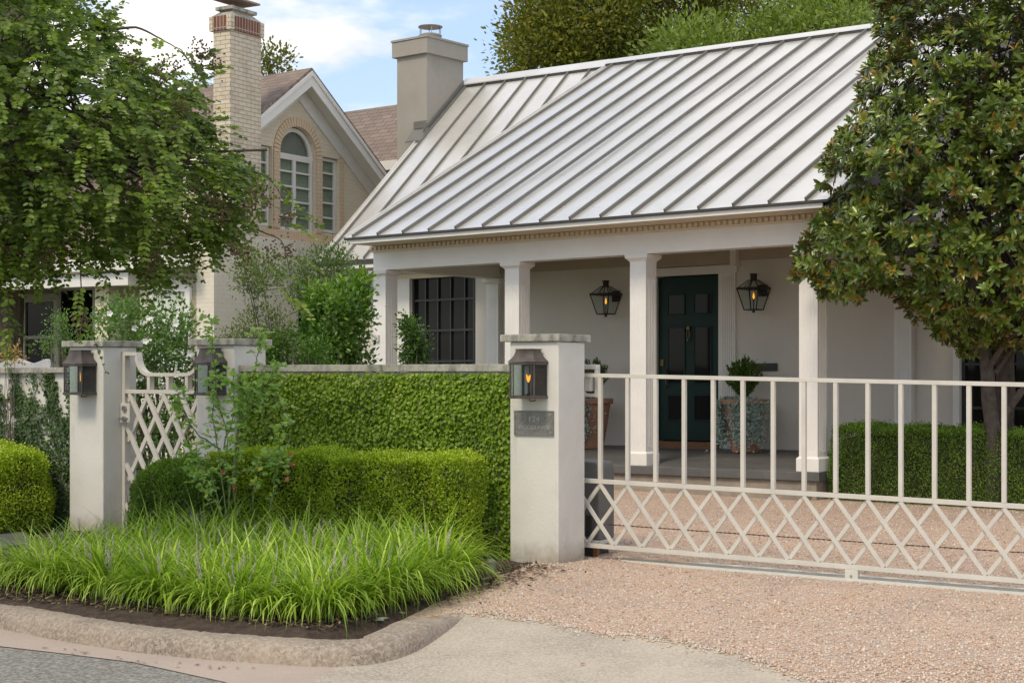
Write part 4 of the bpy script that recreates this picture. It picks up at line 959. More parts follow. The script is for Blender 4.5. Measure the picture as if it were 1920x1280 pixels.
for (v0, v1) in strips:
    if (v0, v1) == (lv0, lv1): wq(v0, v1, zb0, lz0); wq(v0, v1, lz1, 0, rt_(v0), rt_(v1))
    elif (v0, v1) == (rv0, rv1): wq(v0, v1, zb0, rz0); wq(v0, v1, rz1, 0, rt_(v0), rt_(v1))
    elif (v0, v1) == (av0, av1):
        wq(v0, v1, zb0, az0); n = 14
        for i in range(n):
            a, b = av0+(av1-av0)*i/n, av0+(av1-av0)*(i+1)/n
            za, zb2 = azs+math.sqrt(max(0, ar**2-(a-avc)**2)), azs+math.sqrt(max(0, ar**2-(b-avc)**2)); ta, tb = rt_(a), rt_(b)
            wb.prism([B(UG-.3, a, za), B(UG, a, za), B(UG, b, zb2), B(UG-.3, b, zb2)], [B(UG-.3, a, ta), B(UG, a, ta), B(UG, b, tb), B(UG-.3, b, tb)])
    else:
        if v0 < PKV < v1: wq(v0, PKV, zb0, 0, rt_(v0), rt_(PKV)); wq(PKV, v1, zb0, 0, rt_(PKV), rt_(v1))
        else: wq(v0, v1, zb0, 0, max(rt_(v0), 2.6), max(rt_(v1), 2.6))
wb.build('wall', 'cream_brick', nb)
lw = MB(B)
lw.box(-.05-.33, .002, -.416, 1.80, .2, 4.02)                       # lower wall, pale brick, proud of the gable
lw.box(UG, -.05, 1.802, 6.4, .2, 4.02)
uW = B.onv(262, 600, -.416)[0]; lw.box(uW, -.382, -.416, -.1, .2, 3.55); lw.box(uW, uW+.25, -.099, 1.3, .2, 3.55)
lw.build('lower_wall', 'cream_brick_pale', nb)
# trims of orange brick
tb = MB(B); P0 = UG+.002
def trim(v0, v1, z0, z1, d=.03): tb.box(P0, P0+d, v0, v1, z0, z1)
tbq = MB(B)
for (v0, v1) in ((av0-.17, av0), (av1, av1+.17)): tbq.box(P0, P0+.03, v0, v1, az0, azs)
tbq.box(P0, P0+.028, rv1, rv1+.11, rz0, rz1+.03); tbq.box(P0, P0+.028, lv0-.0, lv0+.001, rz0, rz1)
tbq.build('quoins', 'quoin_brick', nb)
ab = MB(B); nA = 26
for i in range(nA):
    a0, a1 = math.pi*i/nA+.012, math.pi*(i+1)/nA-.012; q = []
    for r, a in ((ar, a0), (ar+.17, a0), (ar+.17, a1), (ar, a1)): q.append((avc-r*math.cos(a), azs+r*math.sin(a)))
    ab.prism([B(P0, v, z) for v, z in q], [B(P0+.03, v, z) for v, z in q])
simple('arch_brick', (.72, .52, .32), (.64, .50, .36), 14, .85)
ab.build('brick_arch', 'arch_brick', nb)
sb_ = MB(B); sb_.box(P0, P0+.09, 1.0, rv1+.22, az0-.20, az0-.03); sb_.build('brick_sill', 'orange_brick', nb)
# windows
def uwin(v0, v1, z0, z1, cols, rows, name='window', us=UG-.10, arch=False, pane='window_glass'):
    w = MB(B); e = .055
    w.box(us-.03, us+.03, v0, v0+e, z0, z1); w.box(us-.03, us+.03, v1-e, v1, z0, z1); w.box(us-.03, us+.03, v0+e, v1-e, z0, z0+e)
    w.box(us-.03, us+.03, v0+e, v1-e, z1-e, z1)
    for c in range(1, cols): v = v0+(v1-v0)*c/cols; w.box(us-.028, us+.028, v-.04, v+.04, z0+e, z1-e)
    for r in range(1, rows): z = z0+(z1-z0)*r/rows; w.box(us-.02, us+.02, v0+e, v1-e, z-.016, z+.016)
    if arch:
        n = 16; pts = [(avc-(ar-.0)*math.cos(math.pi*i/n), z1+(ar)*math.sin(math.pi*i/n)) for i in range(n+1)]; pin = [(avc-(ar-.10)*math.cos(math.pi*i/n), z1+.03+(ar-.10)*math.sin(math.pi*i/n)) for i in range(n+1)]
        for i in range(n):
            q = [pts[i], pts[i+1], pin[i+1], pin[i]]; w.prism([B(us-.03, a, b) for a, b in q], [B(us+.03, a, b) for a, b in q])
        w.box(us-.029, us+.034, v0, v1, z1-.01, z1+.05)
    f = w.build(name, 'trim_paint', nb)
    P(B).box(us-.012, us-.006, v0+.02, v1-.02, z0+.02, z1-.02).build('pane', pane, f)
    if arch: 
        MB().prism([B(us-.012, a, b) for a, b in pin], [B(us-.006, a, b) for a, b in pin]).build('arched_pane', pane, f); MB().prism([B(us-.05, a, b) for a, b in pin], [B(us-.04, a, b) for a, b in pin]).build('blind_and_reflection', 'cloth', f)  # grey sheet behind the arch stands in for the reflection in its pane
    P(B).box(us-.05, us-.04, v0+.01, v1-.01, z0, z1).build('blind_and_reflection', 'curtain', f)
    return f
uwin(av0+.02, av1-.02, az0, azs-.02, 2, 5, 'arched_window', arch=True)
P(B).box(UG-.64, UG-.63, av0-.2, av1+.2, azs-.1, atop+.1).build('dark_room', 'core_dark', nb)
uwin(rv0+.01, rv1-.01, rz0+.02, rz1-.01, 1, 5); uwin(lv0+.01, lv1-.01, lz0+.02, lz1-.01, 1, 5)
# gable roof with rakes; the ridge runs back at a slight skew
back = -H.e1*6.5
def gp(v, z, u=-.0): return B(u, v, z)
def roofp(v_lo, side):
    zt, zl = PKZ, PKZ-RS*abs(v_lo-PKV); a, b = B(-.05, PKV, zt), B(-.05, v_lo, zl)
    q = [b, b+back, a+back, a] if side < 0 else [a, a+back, b+back, b]
    return q
VLO, VHI = .62, 5.4
rf = MB(); q = roofp(VLO, -1); n = np.cross(q[1]-q[0], q[2]-q[0]); q = q if n[2] > 0 else q[::-1]; rf.slab(q, .06)
q = roofp(VHI, 1); n = np.cross(q[1]-q[0], q[2]-q[0]); q = q if n[2] > 0 else q[::-1]; rf.slab(q, .06)
rf.build('gable_roof', 'shingle', nb)
rk = MB()
for v_lo in (VLO-.02, VHI):
    zl = PKZ-RS*abs(v_lo-PKV); sgn = 1 if v_lo > PKV else -1
    for (d, t0, t1, uo0, uo1) in ((0, .065, .30, -.052, -.085),):
        A_ = [B(uo0, PKV, PKZ-t0), B(uo0, v_lo, zl-t0), B(uo0, v_lo, zl-t1), B(uo0, PKV, PKZ-t1*1.12)]; Bq = [p-S.e1*.035 for p in A_]
        rk.prism(A_, Bq)
    A_ = [B(-.03, PKV, PKZ-.062), B(-.03, v_lo, zl-.062), B(-.03, v_lo, zl-.14), B(-.03, PKV, PKZ-.15)]; rk.prism(A_, [p-S.e1*.021 for p in A_])
rk.build('bargeboard', 'trim_paint', nb)
sf = MB()
for v_lo in (VLO, VHI):
    zl = PKZ-RS*abs(v_lo-PKV)
    A_ = [B(-.09, PKV, PKZ-.22), B(-.09, v_lo, zl-.22), B(UG+.002, v_lo, zl-.22), B(UG+.002, PKV, PKZ-.22)]; sf.prism(A_, [p-np.array([0, 0, .015]) for p in A_])
    A_ = [B(UG+.03, PKV, PKZ-.24), B(UG+.03, v_lo, zl-.24), B(UG+.03, v_lo, zl-.52), B(UG+.03, PKV, PKZ-.56)]; sf.prism(A_, [p-S.e1*.026 for p in A_])
sf.build('soffit', 'trim_paint', nb)
# chimney
zc0, zc1, zc2, zc3 = [B.onu(432, y, 0)[2] for y in (55, 28, 20, 8)]
ck = P(B).box(-.375, -.0, .0, .80, 4.022, zc0).build('chimney', 'chimney_brick', nb)
P(B).box(-.43, .035, -.035, .835, zc0+.001, zc1).build('chimney_collar', 'soldier_brick', ck)
P(B).box(-.435, -.36, -.04, .06, zc0, zc1+.002).box(-.05, .04, -.04, .06, zc0, zc1+.002).box(-.05, .04, .74, .84, zc0, zc1+.002).build('collar_corner', 'chimney_brick', ck)
fm = MB(B)
def sqb(u0, u1, v0, v1, z): return [B(u0, v0, z), B(u1, v0, z), B(u1, v1, z), B(u0, v1, z)]
fm.rings([sqb(-.42, .025, -.02, .82, zc1+.003), sqb(-.40, .0, .0, .80, zc1+.02), sqb(-.34, -.05, .10, .66, zc1+.09)]); fm.build('crown_wash', 'cap_concrete', ck)
simple('flue_clay', (.36, .25, .20), (.30, .22, .18), 10, .8)
P(B).box(-.34, -.05, .12, .64, zc1+.05, zc3-.06).build('flue', 'flue_clay', ck)
P(B).box(-.38, -.01, .05, .71, zc3-.06, zc3-.0).build('flue_rim', 'cap_concrete', ck, bevel=.006)
P(B).box(-.42, .02, .0, .76, zc3+.12, zc3+.15).box(-.2, -.19, .3, .31, zc3, zc3+.12).box(-.2, -.19, .5, .51, zc3, zc3+.12).build('rain_cap', 'flue_clay', ck)
# second wing behind
w2 = [B.onv(655.6, 209, 7.0), B.onv(760, 195, 7.0)]
ridge_z = w2[0][2]; B2 = Frame(B.O, 3780)
p0 = at(640, 211, 35.5); p1 = p0+H.e1*6; e0 = at(640, 310, 33.3); e1_ = e0+H.e1*6
q = [e0-H.e1*2, e1_, p1, p0-H.e1*2]; MB().slab(q, .06).build('wing_roof', 'shingle', nb)
bk = [p0-H.e1*2, p1, p1+H.e2*2.4-[0, 0, 1.9], p0-H.e1*2+H.e2*2.4-[0, 0, 1.9]]; MB().slab(bk, .06).build('wing_roof', 'shingle', nb)
MB().slab([e0-H.e1*2-H.e2*.02-[0, 0, .2], e1_-H.e2*.02-[0, 0, .2], e1_-H.e2*.02-[0, 0, .01], e0-H.e1*2-H.e2*.02-[0, 0, .01]], .04).build('wing_fascia', 'trim_paint', nb)
MB().prism([e0-H.e1*2+H.e2*.4-[0, 0, .1], e1_+H.e2*.4-[0, 0, .1], e1_+H.e2*.4-[0, 0, 6.5], e0-H.e1*2+H.e2*.4-[0, 0, 6.5]], [e0-H.e1*2+H.e2*.7-[0, 0, .1], e1_+H.e2*.7-[0, 0, .1], e1_+H.e2*.7-[0, 0, 6.5], e0-H.e1*2+H.e2*.7-[0, 0, 6.5]]).build('wing_wall', 'cream_brick_pale', nb)
# left wing: long roof, dormer, porch with white windows
lz = 3.60
q = [B(-12, -.75, lz), B(-.2, -.75, lz), B(-.75, -.3, lz+.32), B(-1.2, 3.6, lz+3.1), B(-12, 3.6, lz+3.1)]; MB().slab(q, .08).build('front_roof', 'shingle', nb)
q = [B(-12, 3.6, lz+3.1), B(-1.2, 3.6, lz+3.1), B(-1.2, 8.0, lz), B(-12, 8.0, lz)]; MB().slab(q, .08).build('front_roof', 'shingle', nb)
P(B).box(-12, -.2, -.80, -.755, lz-.20, lz+.02).build('gutter', 'trim_paint', nb, bevel=.02)
P(B).box(-12, -2.4, -.74, .4, lz-.22, lz-.19).build('porch_soffit', 'soffit_paint', nb)
P(B).box(-12, uW-.002, -.70, -.45, B.onv(60, 541, -.70)[2], lz-.23).build('porch_beam', 'trim_paint', nb)
P(B).box(-12, -2.2, 1.3, 1.6, .2, lz-.1).build('porch_wall', 'cream_brick', nb)
P(B).box(B.onv(178, 600, -.45)[0], B.onv(204, 600, -.45)[0], -.449, -.20, .2, lz-.3).build('porch_pier', 'cream_brick', nb)
# dormer
dp = at(146, 222, 31.0); dm = MB()
e = S.e1*.34; n_ = -S.e2
A_ = [dp-e-[0, 0, .42], dp+e-[0, 0, .42], dp]; dm.prism([a+n_*0 for a in A_], [a+S.e2*1.2 for a in A_]); dm.build('dormer', 'trim_paint', nb)
for sg in (-1, 1):
    a = dp+[0, 0, .05]-S.e2*.06; b = dp+e*sg*1.12-[0, 0, .42]-S.e2*.06
    q = [a, b, b+S.e2*1.3, a+S.e2*1.3]; nn = np.cross(q[1]-q[0], q[2]-q[0]); q = q if nn[2] > 0 else q[::-1]; MB().slab(q, .04).build('dormer_roof', 'shingle', nb)
def fwin(px0, px1, py0, py1, v, split=None, name='window', pane='dark_glass', fw=.07, bars=0):
    a, b = B.onv(px0, py0, v), B.onv(px1, py1, v); u0, u1, z1, z0 = a[0], b[0], a[2], b[2]; w = MB(B)
    w.box(u0, u0+fw, v-.06, v, z0, z1); w.box(u1-fw, u1, v-.06, v, z0, z1); w.box(u0+fw, u1-fw, v-.06, v, z1-fw, z1); w.box(u0+fw, u1-fw, v-.06, v, z0, z0+fw)
    if split: z = B.onv(px0, split, v)[2]; w.box(u0+fw, u1-fw, v-.055, v, z-.03, z+.03)
    f = w.build(name, 'trim_paint', nb); P(B).box(u0+.03, u1-.03, v-.02, v-.012, z0+.03, z1-.03).build('pane', pane, f); return f
P(B).box(*[B.onv(x, 600, 1.28)[0] for x in (12, 34)], 1.24, 1.29, .8, 3.0).build('shutter', 'black_metal', nb)
fwin(40, 116, 552, 720, 1.29, 633, 'window', fw=.16)
fwin(112, 182, 540, 720, 1.29, None, 'window', fw=.06)
fwin(283, 360, 537, 720, -.42, 612, 'window', pane='curtain', fw=.11)
a, b = B.onu(527, 555, 0.005), B.onu(585, 640, .005)
wv = MB(B); wv.box(UG-.0, -.02, 1.81, 2.72, b[2], a[2]+.35); wv.build('window_surround', 'trim_paint', nb)
P(B).box(-.018, -.008, 1.86, 2.52, b[2]+.05, a[2]).build('pane', 'dark_glass', nb)
# ------------------------------------------------------------------ garden furniture behind the left wall
t = thing('garden_bench', 'white curved garden bench back showing above the left wall', 'bench', S(-6.9, 1.5, 0))
a0 = S.onv(-40, 684, 1.4); a1 = S.onv(94, 684, 1.4); uu = np.linspace(a0[0], a1[0], 30); up = []
zt0 = S.onv(50, 676, 1.4)[2]
for i, u in enumerate(uu):
    k = i/29; h = zt0+.03*math.cos(k*4*math.pi)+(.0 if k < .93 else -((k-.93)/.07)**2*.09); up.append((u, h))
lo = [(u, .45) for u, _ in up[::-1]]; pl = up+lo
MB().prism([S(u, 1.40, z) for u, z in pl], [S(u, 1.46, z) for u, z in pl]).build('backrest', 'cloth', t)
P(S).box(a0[0], a1[0], .95, 1.39, .38, .45).build('seat', 'cloth', t)
for u in (a0[0]+.05, a1[0]-.12):
    for v in (.97, 1.32): P(S).box(u, u+.07, v, v+.06, .0, .379).build('leg', 'cloth', t)
# path slab by the garden gate
pth = [gpt(x, y)[:2] for x, y in ((-60, 1012), (40, 1004), (66, 1030), (-60, 1046))]
MB().prism([np.array([x, y, gz([x, y])-.02]) for x, y in pth], [np.array([x, y, gz([x, y])+.075]) for x, y in pth]).build('path', 'slate', bevel=.01)['kind'] = 'structure'
# ------------------------------------------------------------------ plants
rv = np.random.default_rng(77)
def hedge(name, lab, u0, u1, v0, v1, z0, z1, n, mat, fr=S, rnd=.12, ls=(.020, .032), cat='hedge', wav=.03, r=rv):
    t = thing(name, lab, cat, fr((u0+u1)/2, (v0+v1)/2, z0)); hw = np.array([(u1-u0)/2, (v1-v0)/2, (z1-z0)/2]); c = np.array([(u0+u1)/2, (v0+v1)/2, (z0+z1)/2])
    A = np.array([hw[1]*hw[2], hw[0]*hw[2], hw[0]*hw[1]*1.0]); A = A/A.sum(); fc = r.choice(3, n, p=A); q = r.uniform(-1, 1, (n, 3))
    sg = np.where(r.random(n) < .72, -1, 1); sg = np.where(fc == 2, 1, sg); sg = np.where(fc == 0, np.where(r.random(n) < .5, -1, 1), sg)   # mostly the street side and the top
    q[np.arange(n), fc] = sg; p = q*hw
    inner = hw-rnd; cl = np.clip(p, -inner, inner); d = p-cl; dn = nrm(d)
    nn = np.where(np.linalg.norm(d, axis=1)[:, None] > 1e-6, dn, 0); p = cl+dn*np.minimum(np.linalg.norm(d, axis=1), rnd)[:, None]
    lump = wav*(np.sin(p[:, 0]*9+p[:, 2]*7)+np.sin(p[:, 0]*17+2-p[:, 1]*11)*.6+np.sin(p[:, 2]*19+p[:, 0]*5)*.4)
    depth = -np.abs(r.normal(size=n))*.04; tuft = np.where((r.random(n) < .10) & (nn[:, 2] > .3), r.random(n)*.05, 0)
    p = p+nn*(lump+depth+tuft)[:, None]+c
    toW = lambda a: a[:, :1]*fr.e1+a[:, 1:2]*fr.e2+a[:, 2:3]*np.array([0, 0, 1.])
    Pn = fr.O+toW(p); Nw = toW(nn); D = nrm(Nw*.55+rdir(n, r)*.8+[0, 0, .45]); L = r.uniform(*ls, n)
    tint = np.clip(.42+.5*r.random(n)+2.4*depth+.16*np.sin(p[:, 0]*13)*np.sin(p[:, 2]*9+1)+.18*nn[:, 2]+tuft*3, 0, 1)  # top leaves lighter, inner ones darker: light and shade put into the tint
    leaves('foliage', Pn, D, rdir(n, r)+Nw*.7, L, L*.55, tint, mat, t, shape='quad')
    k = MB(fr); g = .10 if rnd < .2 else .07; rn = []
    for (zz, s) in ((z0, 1), (z1-g-rnd, 1), (z1-g, .86 if rnd < .3 else .6)):
        uu0, uu1, vv0, vv1 = c[0]-(hw[0]-g)*s, c[0]+(hw[0]-g)*s, c[1]-(hw[1]-g)*s, c[1]+(hw[1]-g)*s; e = min(rnd, hw[0]-g-.01, hw[1]-g-.01)*(.8 if rnd < .2 else .5)
        rn.append([fr(a, b, zz) for a, b in ((uu0+e, vv0), (uu1-e, vv0), (uu1, vv0+e), (uu1, vv1-e), (uu1-e, vv1), (uu0+e, vv1), (uu0, vv1-e), (uu0, vv0+e))])
    k.rings(rn); k.build('branches', 'core_dark', t)  # solid dark core: the shade inside the foliage put into its colour
    tw = MB()
    for _ in range(int(26*(u1-u0))):
        a = np.array([r.uniform(u0+.05, u1-.05), v0+.01+r.random()*.03, r.uniform(z0, z1-.2)]); pts = [fr(*a)]
        for _2 in range(4): a = a+[r.normal()*.018, r.normal()*.006, .045]; pts.append(fr(*a))
        tw.tube(pts, [.003, .003, .0025, .002, .0012], 4)
    tw.build('twigs', 'twig', t)
    return t
zt_ = S.onv(680, 851, -.35)[2]
a = S.onv(912, 845, -.25)[0]-.03; b = S.onv(420, 845, -.45)[0]
hedge('box_hedge', 'long clipped bright green box hedge in front of the creeper covered wall', b, a, -.72, -.18, -.05, zt_, 72000, 'box_leaf', rnd=.06)
a = S.onv(238, 900, -.9)[0]+.03; b = S.onv(425, 900, -.75)[0]; zt_ = S.onv(330, 868, -.6)[2]
hedge('box_shrub', 'rounded dark green box shrub in front of the lattice garden gate', a, b, -1.05, -.25, -.06, zt_, 46000, 'box_dark', rnd=.28, wav=.025, cat='shrub')
a = S.onv(-60, 900, -.5)[0]; b = S.onv(124, 900, -.1)[0]-.10; zt_ = S.onv(60, 838, -.5)[2]
hedge('box_shrub', 'round green box shrub at the left edge below the vine covered wall', a, b, -.95, .0, -.08, zt_, 50000, 'box_leaf', rnd=.34, wav=.03, cat='shrub')
zt_ = H.onv(1700, 798, .3)[2]
hedge('box_hedge', 'dark clipped box hedge under the magnolia, right of the porch', 2.42, 6.2, .12, .95, .12, zt_, 80000, 'box_dark', fr=H, rnd=.08, wav=.02, ls=(.018, .03))
# lilyturf ground cover
def ribbons(name, base, az, ln, bend, wd, tint, mat, parent, r, seg=6):
    n = len(base); s = np.linspace(0, 1, seg+1); hd = np.stack([np.cos(az), np.sin(az), np.zeros(n)], 1); side = np.stack([-np.sin(az), np.cos(az), np.zeros(n)], 1)
    V = []
    th0 = r.uniform(.05, .5, n); P_ = base.copy()
    th = th0.copy(); prev = P_
    for k in range(seg+1):
        if k: th = th0+bend*(s[k]**1.4); prev = prev+(hd*np.sin(th)[:, None]+np.array([0, 0, 1.])*np.cos(th)[:, None])*(ln/seg)[:, None]
        w = wd*(.55+.45*math.sin(math.pi*min(1, s[k]*1.1+.12)))*(1-s[k]**4*.97)
        tw = side*math.cos(.5*s[k])+hd*math.sin(.3*s[k])*.3
        V += [prev-tw*w[:, None]/2, prev+tw*w[:, None]/2]
    V = np.stack(V, 1); k = 2*(seg+1); F = []
    for j in range(seg): F += [2*j, 2*j+1, 2*j+3, 2*j+2]
    return addmesh(name, V.reshape(-1, 3), (np.array(F)[None]+(np.arange(n)*k)[:, None]).ravel(), mat, parent, attr=np.repeat(tint, k), counts=4, uv=False)
rl = np.random.default_rng(12)
bed = [(50, 1085), (130, 1000), (240, 962), (600, 950), (880, 975), (915, 1050), (880, 1095), (760, 1130), (640, 1165), (520, 1160), (380, 1142), (220, 1110), (100, 1098)]
bw = [(-3.65, -2.6), (-3.3, -2.85), (-2.5, -2.88), (-1.4, -3.0), (-.5, -3.05), (-.15, -2.8), (-.15, -2.0), (-.25, -1.35), (-.5, -1.0), (-3.0, -1.0), (-3.4, -1.5), (-3.7, -2.2)]
cl = sample_poly(bw, 500, rl); keep = []
for c in cl:
    if all(np.hypot(*(c-k)) > .20 for k in keep): keep.append(c)
front = [S.loc(gpt(x, y))[:2] for x, y in ((60, 1102), (130, 1108), (215, 1118), (300, 1126), (375, 1140), (450, 1156), (560, 1160), (635, 1176), (700, 1150), (760, 1135), (840, 1105), (-60, 1012), (-20, 1000))]
keep = [np.array((u, np.interp(u, [-3.6, -.6, .0], [-2.86, -3.08, -2.95])+rl.normal()*.03)) for u in np.arange(-3.55, -.1, .29)+rl.normal(size=12)*.05]+keep+[np.array(f) for f in front]
t = thing('lilyturf', 'bright green strappy lilyturf filling the bed behind the curb, with mauve flower spikes', 'ground cover', S(-1.5, -2, 0)); t['kind'] = 'stuff'
bs, az_, ln_, bd_, wd_, tn_ = [], [], [], [], [], []; dbs = []; sp = MB(); spc = []
for ci, c in enumerate(keep):
    nb_ = int(rl.uniform(115, 175)); sc = rl.uniform(.82, 1.18); z = .03*c[1]
    a = rl.random(nb_)*6.283; rr = rl.random(nb_)*.085
    bs.append(S.O+(c[0]+np.cos(a)*rr)[:, None]*S.e1+(c[1]+np.sin(a)*rr)[:, None]*S.e2+np.array([0, 0, z])); az_.append(a+rl.normal(size=nb_)*.4-.5); ln_.append(rl.uniform(.40, .76, nb_)*sc*np.interp(c[1], [-2.9, -1.3], [.86, 1.05])); bd_.append(rl.uniform(.7, 3.0, nb_)); wd_.append(rl.uniform(.011, .023, nb_)); tn_.append(np.clip(rl.random(nb_)*.75+.15+rl.normal()*.08, 0, 1))
    spc.append((c, z))
t1 = ribbons('blades', np.vstack(bs), np.hstack(az_), np.hstack(ln_), np.hstack(bd_), np.hstack(wd_), np.hstack(tn_), 'blade', t, rl); t1['kind'] = 'stuff'
nd = 520; ci = rl.integers(len(keep)-13, len(keep)-2, nd); bb = np.stack([keep[i] for i in ci]); a = rl.normal(-1.9, .9, nd)+.5
t1 = ribbons('dry_blades', S.O+(bb[:, :1]+rl.normal(size=(nd, 1))*.05)*S.e1+(bb[:, 1:]+rl.normal(size=(nd, 1))*.05)*S.e2+np.array([0, 0, 1.])*.03*bb[:, 1:], a-.53, rl.uniform(.15, .34, nd), rl.uniform(1.4, 2.6, nd), rl.uniform(.006, .010, nd), rl.random(nd), 'blade_dry', t, rl); t1['kind'] = 'stuff'
for (c, z) in spc:
    for _ in range(rl.integers(1, 5)):
        a = rl.random()*6.28; le = rl.uniform(.34, .50)*np.interp(c[1], [-2.9, -1.6], [.88, 1.05]); lean = rl.uniform(.05, .45); d = np.array([math.cos(a)*lean, math.sin(a)*lean, 1]); d /= np.linalg.norm(d)
        p0 = S(c[0], c[1], z); 
        sp.tube([p0, p0+d*le*.62], .002, 4)
        for k in range(26): 
            q = p0+d*(le*(.60+.4*k/26)); rr = .011*(1-.6*k/26); w = rl.random()*6.28; o_ = np.array([math.cos(w), math.sin(w), .25])*rr
            sp.bar(q, q+o_, .006, .006)
t1 = sp.build('flower_spikes', 'flower_mauve', t); t1['kind'] = 'stuff'
# rose bush
t = thing('rose_bush', 'leggy pale green rose bush with yellowing leaves in front of the piers', 'shrub', S(-2.9, -1.3, 0))
rr = np.random.default_rng(41); canes = MB(); LP, LD, LN, LL, LT = [], [], [], [], []
base = gpt(435, 985)
def pxp(x, y, Y): return at(x, y, Y)
Yb = float(S(-2.9, -1.18, 0)[1])
paths = [[(432, 1040), (428, 900), (425, 820), (405, 740), (398, 640), (397, 598)], [(440, 1000), (438, 880), (445, 800), (475, 700), (488, 640), (492, 625)], [(430, 1000), (412, 860), (400, 790), (396, 700)], [(414, 842), (372, 815), (340, 765), (335, 735)],
         [(440, 1000), (442, 850), (450, 790), (470, 735), (500, 715), (545, 790)], [(425, 1000), (400, 900), (372, 868), (350, 860)], [(500, 990), (515, 900), (522, 850), (530, 800)], [(475, 1000), (478, 900), (490, 860), (530, 870)], [(430, 930), (450, 800), (455, 720)], [(410, 990), (380, 900), (355, 840)], [(455, 790), (480, 740), (520, 690)], [(420, 840), (440, 770), (437, 700)]]
for pi, pth_ in enumerate(paths):
    pts = [pxp(x, y, Yb+.08*math.sin(pi*2.1+k)) for k, (x, y) in enumerate(pth_)]; m = len(pts)
    ds_ = np.linspace(0, m-1, 14); fine = np.stack([np.interp(ds_, range(m), [p[k] for p in pts]) for k in range(3)], 1); fine[1:-1] += rr.normal(size=(12, 3))*.008
    canes.tube(list(fine), list(np.linspace(.0075, .0028, 14)), 5)
    for j in range(3, 14):
        for _ in range(2 if j < 9 else 4):
            p = fine[j]+rr.normal(size=3)*.028; d = nrm(rr.normal(size=3)+[0, 0, -.1]); stem = .05+rr.random()*.05
            canes.tube([fine[j], p+d*stem*.5], .0012, 3)
            for k in range(5):
                LP.append(p+d*stem*(.3+.16*k)); sd = nrm(np.cross(d, [0, 0, 1.]))*(1 if k % 2 else -1); LD.append(d*.5+sd*(0 if k == 4 else .9)+rr.normal(size=3)*.15); LN.append([0, -.5, 1]+rr.normal(size=3)*.5); LL.append(rr.uniform(.036, .060)); LT.append(np.clip(rr.random()*.66+(.4 if rr.random() < .12 and fine[j][2] < 1.2 else 0), 0, 1))
canes.build('canes', 'green_stem', t)
leaves('foliage', np.array(LP), np.array(LD), np.array(LN), np.array(LL), np.array(LL)*.7, np.array(LT), 'rose_leaf', t)
for (x, y) in ((418, 885), (460, 880), (545, 852), (531, 872), (548, 870), (538, 898), (440, 912)):
    c = pxp(x, y, Yb+.02); nP = 14; leaves('blossom', np.repeat(c[None], nP, 0), rdir(nP, rr), rdir(nP, rr), .028, .022, rr.random(nP), 'flower_orange', t)
# fallen leaves, sprinkler
for (x, y, s, mt, lab) in ((697, 1163, .13, 'pale_leaf', 'pale fallen leaf on the dark soil behind the curb corner'), (800, 1160, .10, 'dry_leaf', 'tan curled leaf on the soil near the curb end'), (15, 1108, .12, 'dry_leaf', 'long tan dry leaf behind the curb at the left edge'), (1087, 1245, .05, 'dry_leaf', 'small orange leaf on the concrete apron')):
    p = gpt(x, y, .045 if y < 1200 else .02); n = 7 if mt == 'pale_leaf' else 1; rr2 = np.random.default_rng(x)
    a = np.linspace(.2, 5.5, n)+rr2.random(); D = np.stack([np.cos(a), np.sin(a), np.full(n, .12)], 1)
    o = leaves('fallen_leaf', np.repeat(p[None], n, 0), D, np.tile([0., -.2, 1.], (n, 1)), s, s*.42, np.zeros(n), mt, None, fold=.12); tag(o, lab, 'leaf')
for i in range(26):
    x, y = (rr.uniform(60, 480), 0); y = np.interp(x, [0, 250, 500], [1192, 1236, 1252])+rr.uniform(0, 8)
    p = gpt(x, y, .012); a = rr.random()*6.28
    o = leaves('leaf_scrap', p[None], np.array([[math.cos(a), math.sin(a), .1]]), np.array([[0, 0, 1.]]), rr.uniform(.02, .045), .02, np.zeros(1), 'dry_leaf', None); tag(o, 'tiny brown leaf scrap lying in the gutter below the curb', 'leaf', 'leaf scraps along the curb')
p = gpt(938, 1045, .0); p = S(-.35, -.55, -.02); tag(MB().lathe((0, 0), [(.045, 0), (.045, .09), (.03, .11), (.012, .115)], 14, fr=lambda a, b, c: p+[a, b, c]).build('sprinkler_head', 'seam_metal'), 'short grey sprinkler head in the soil beside the driveway pier', 'sprinkler')
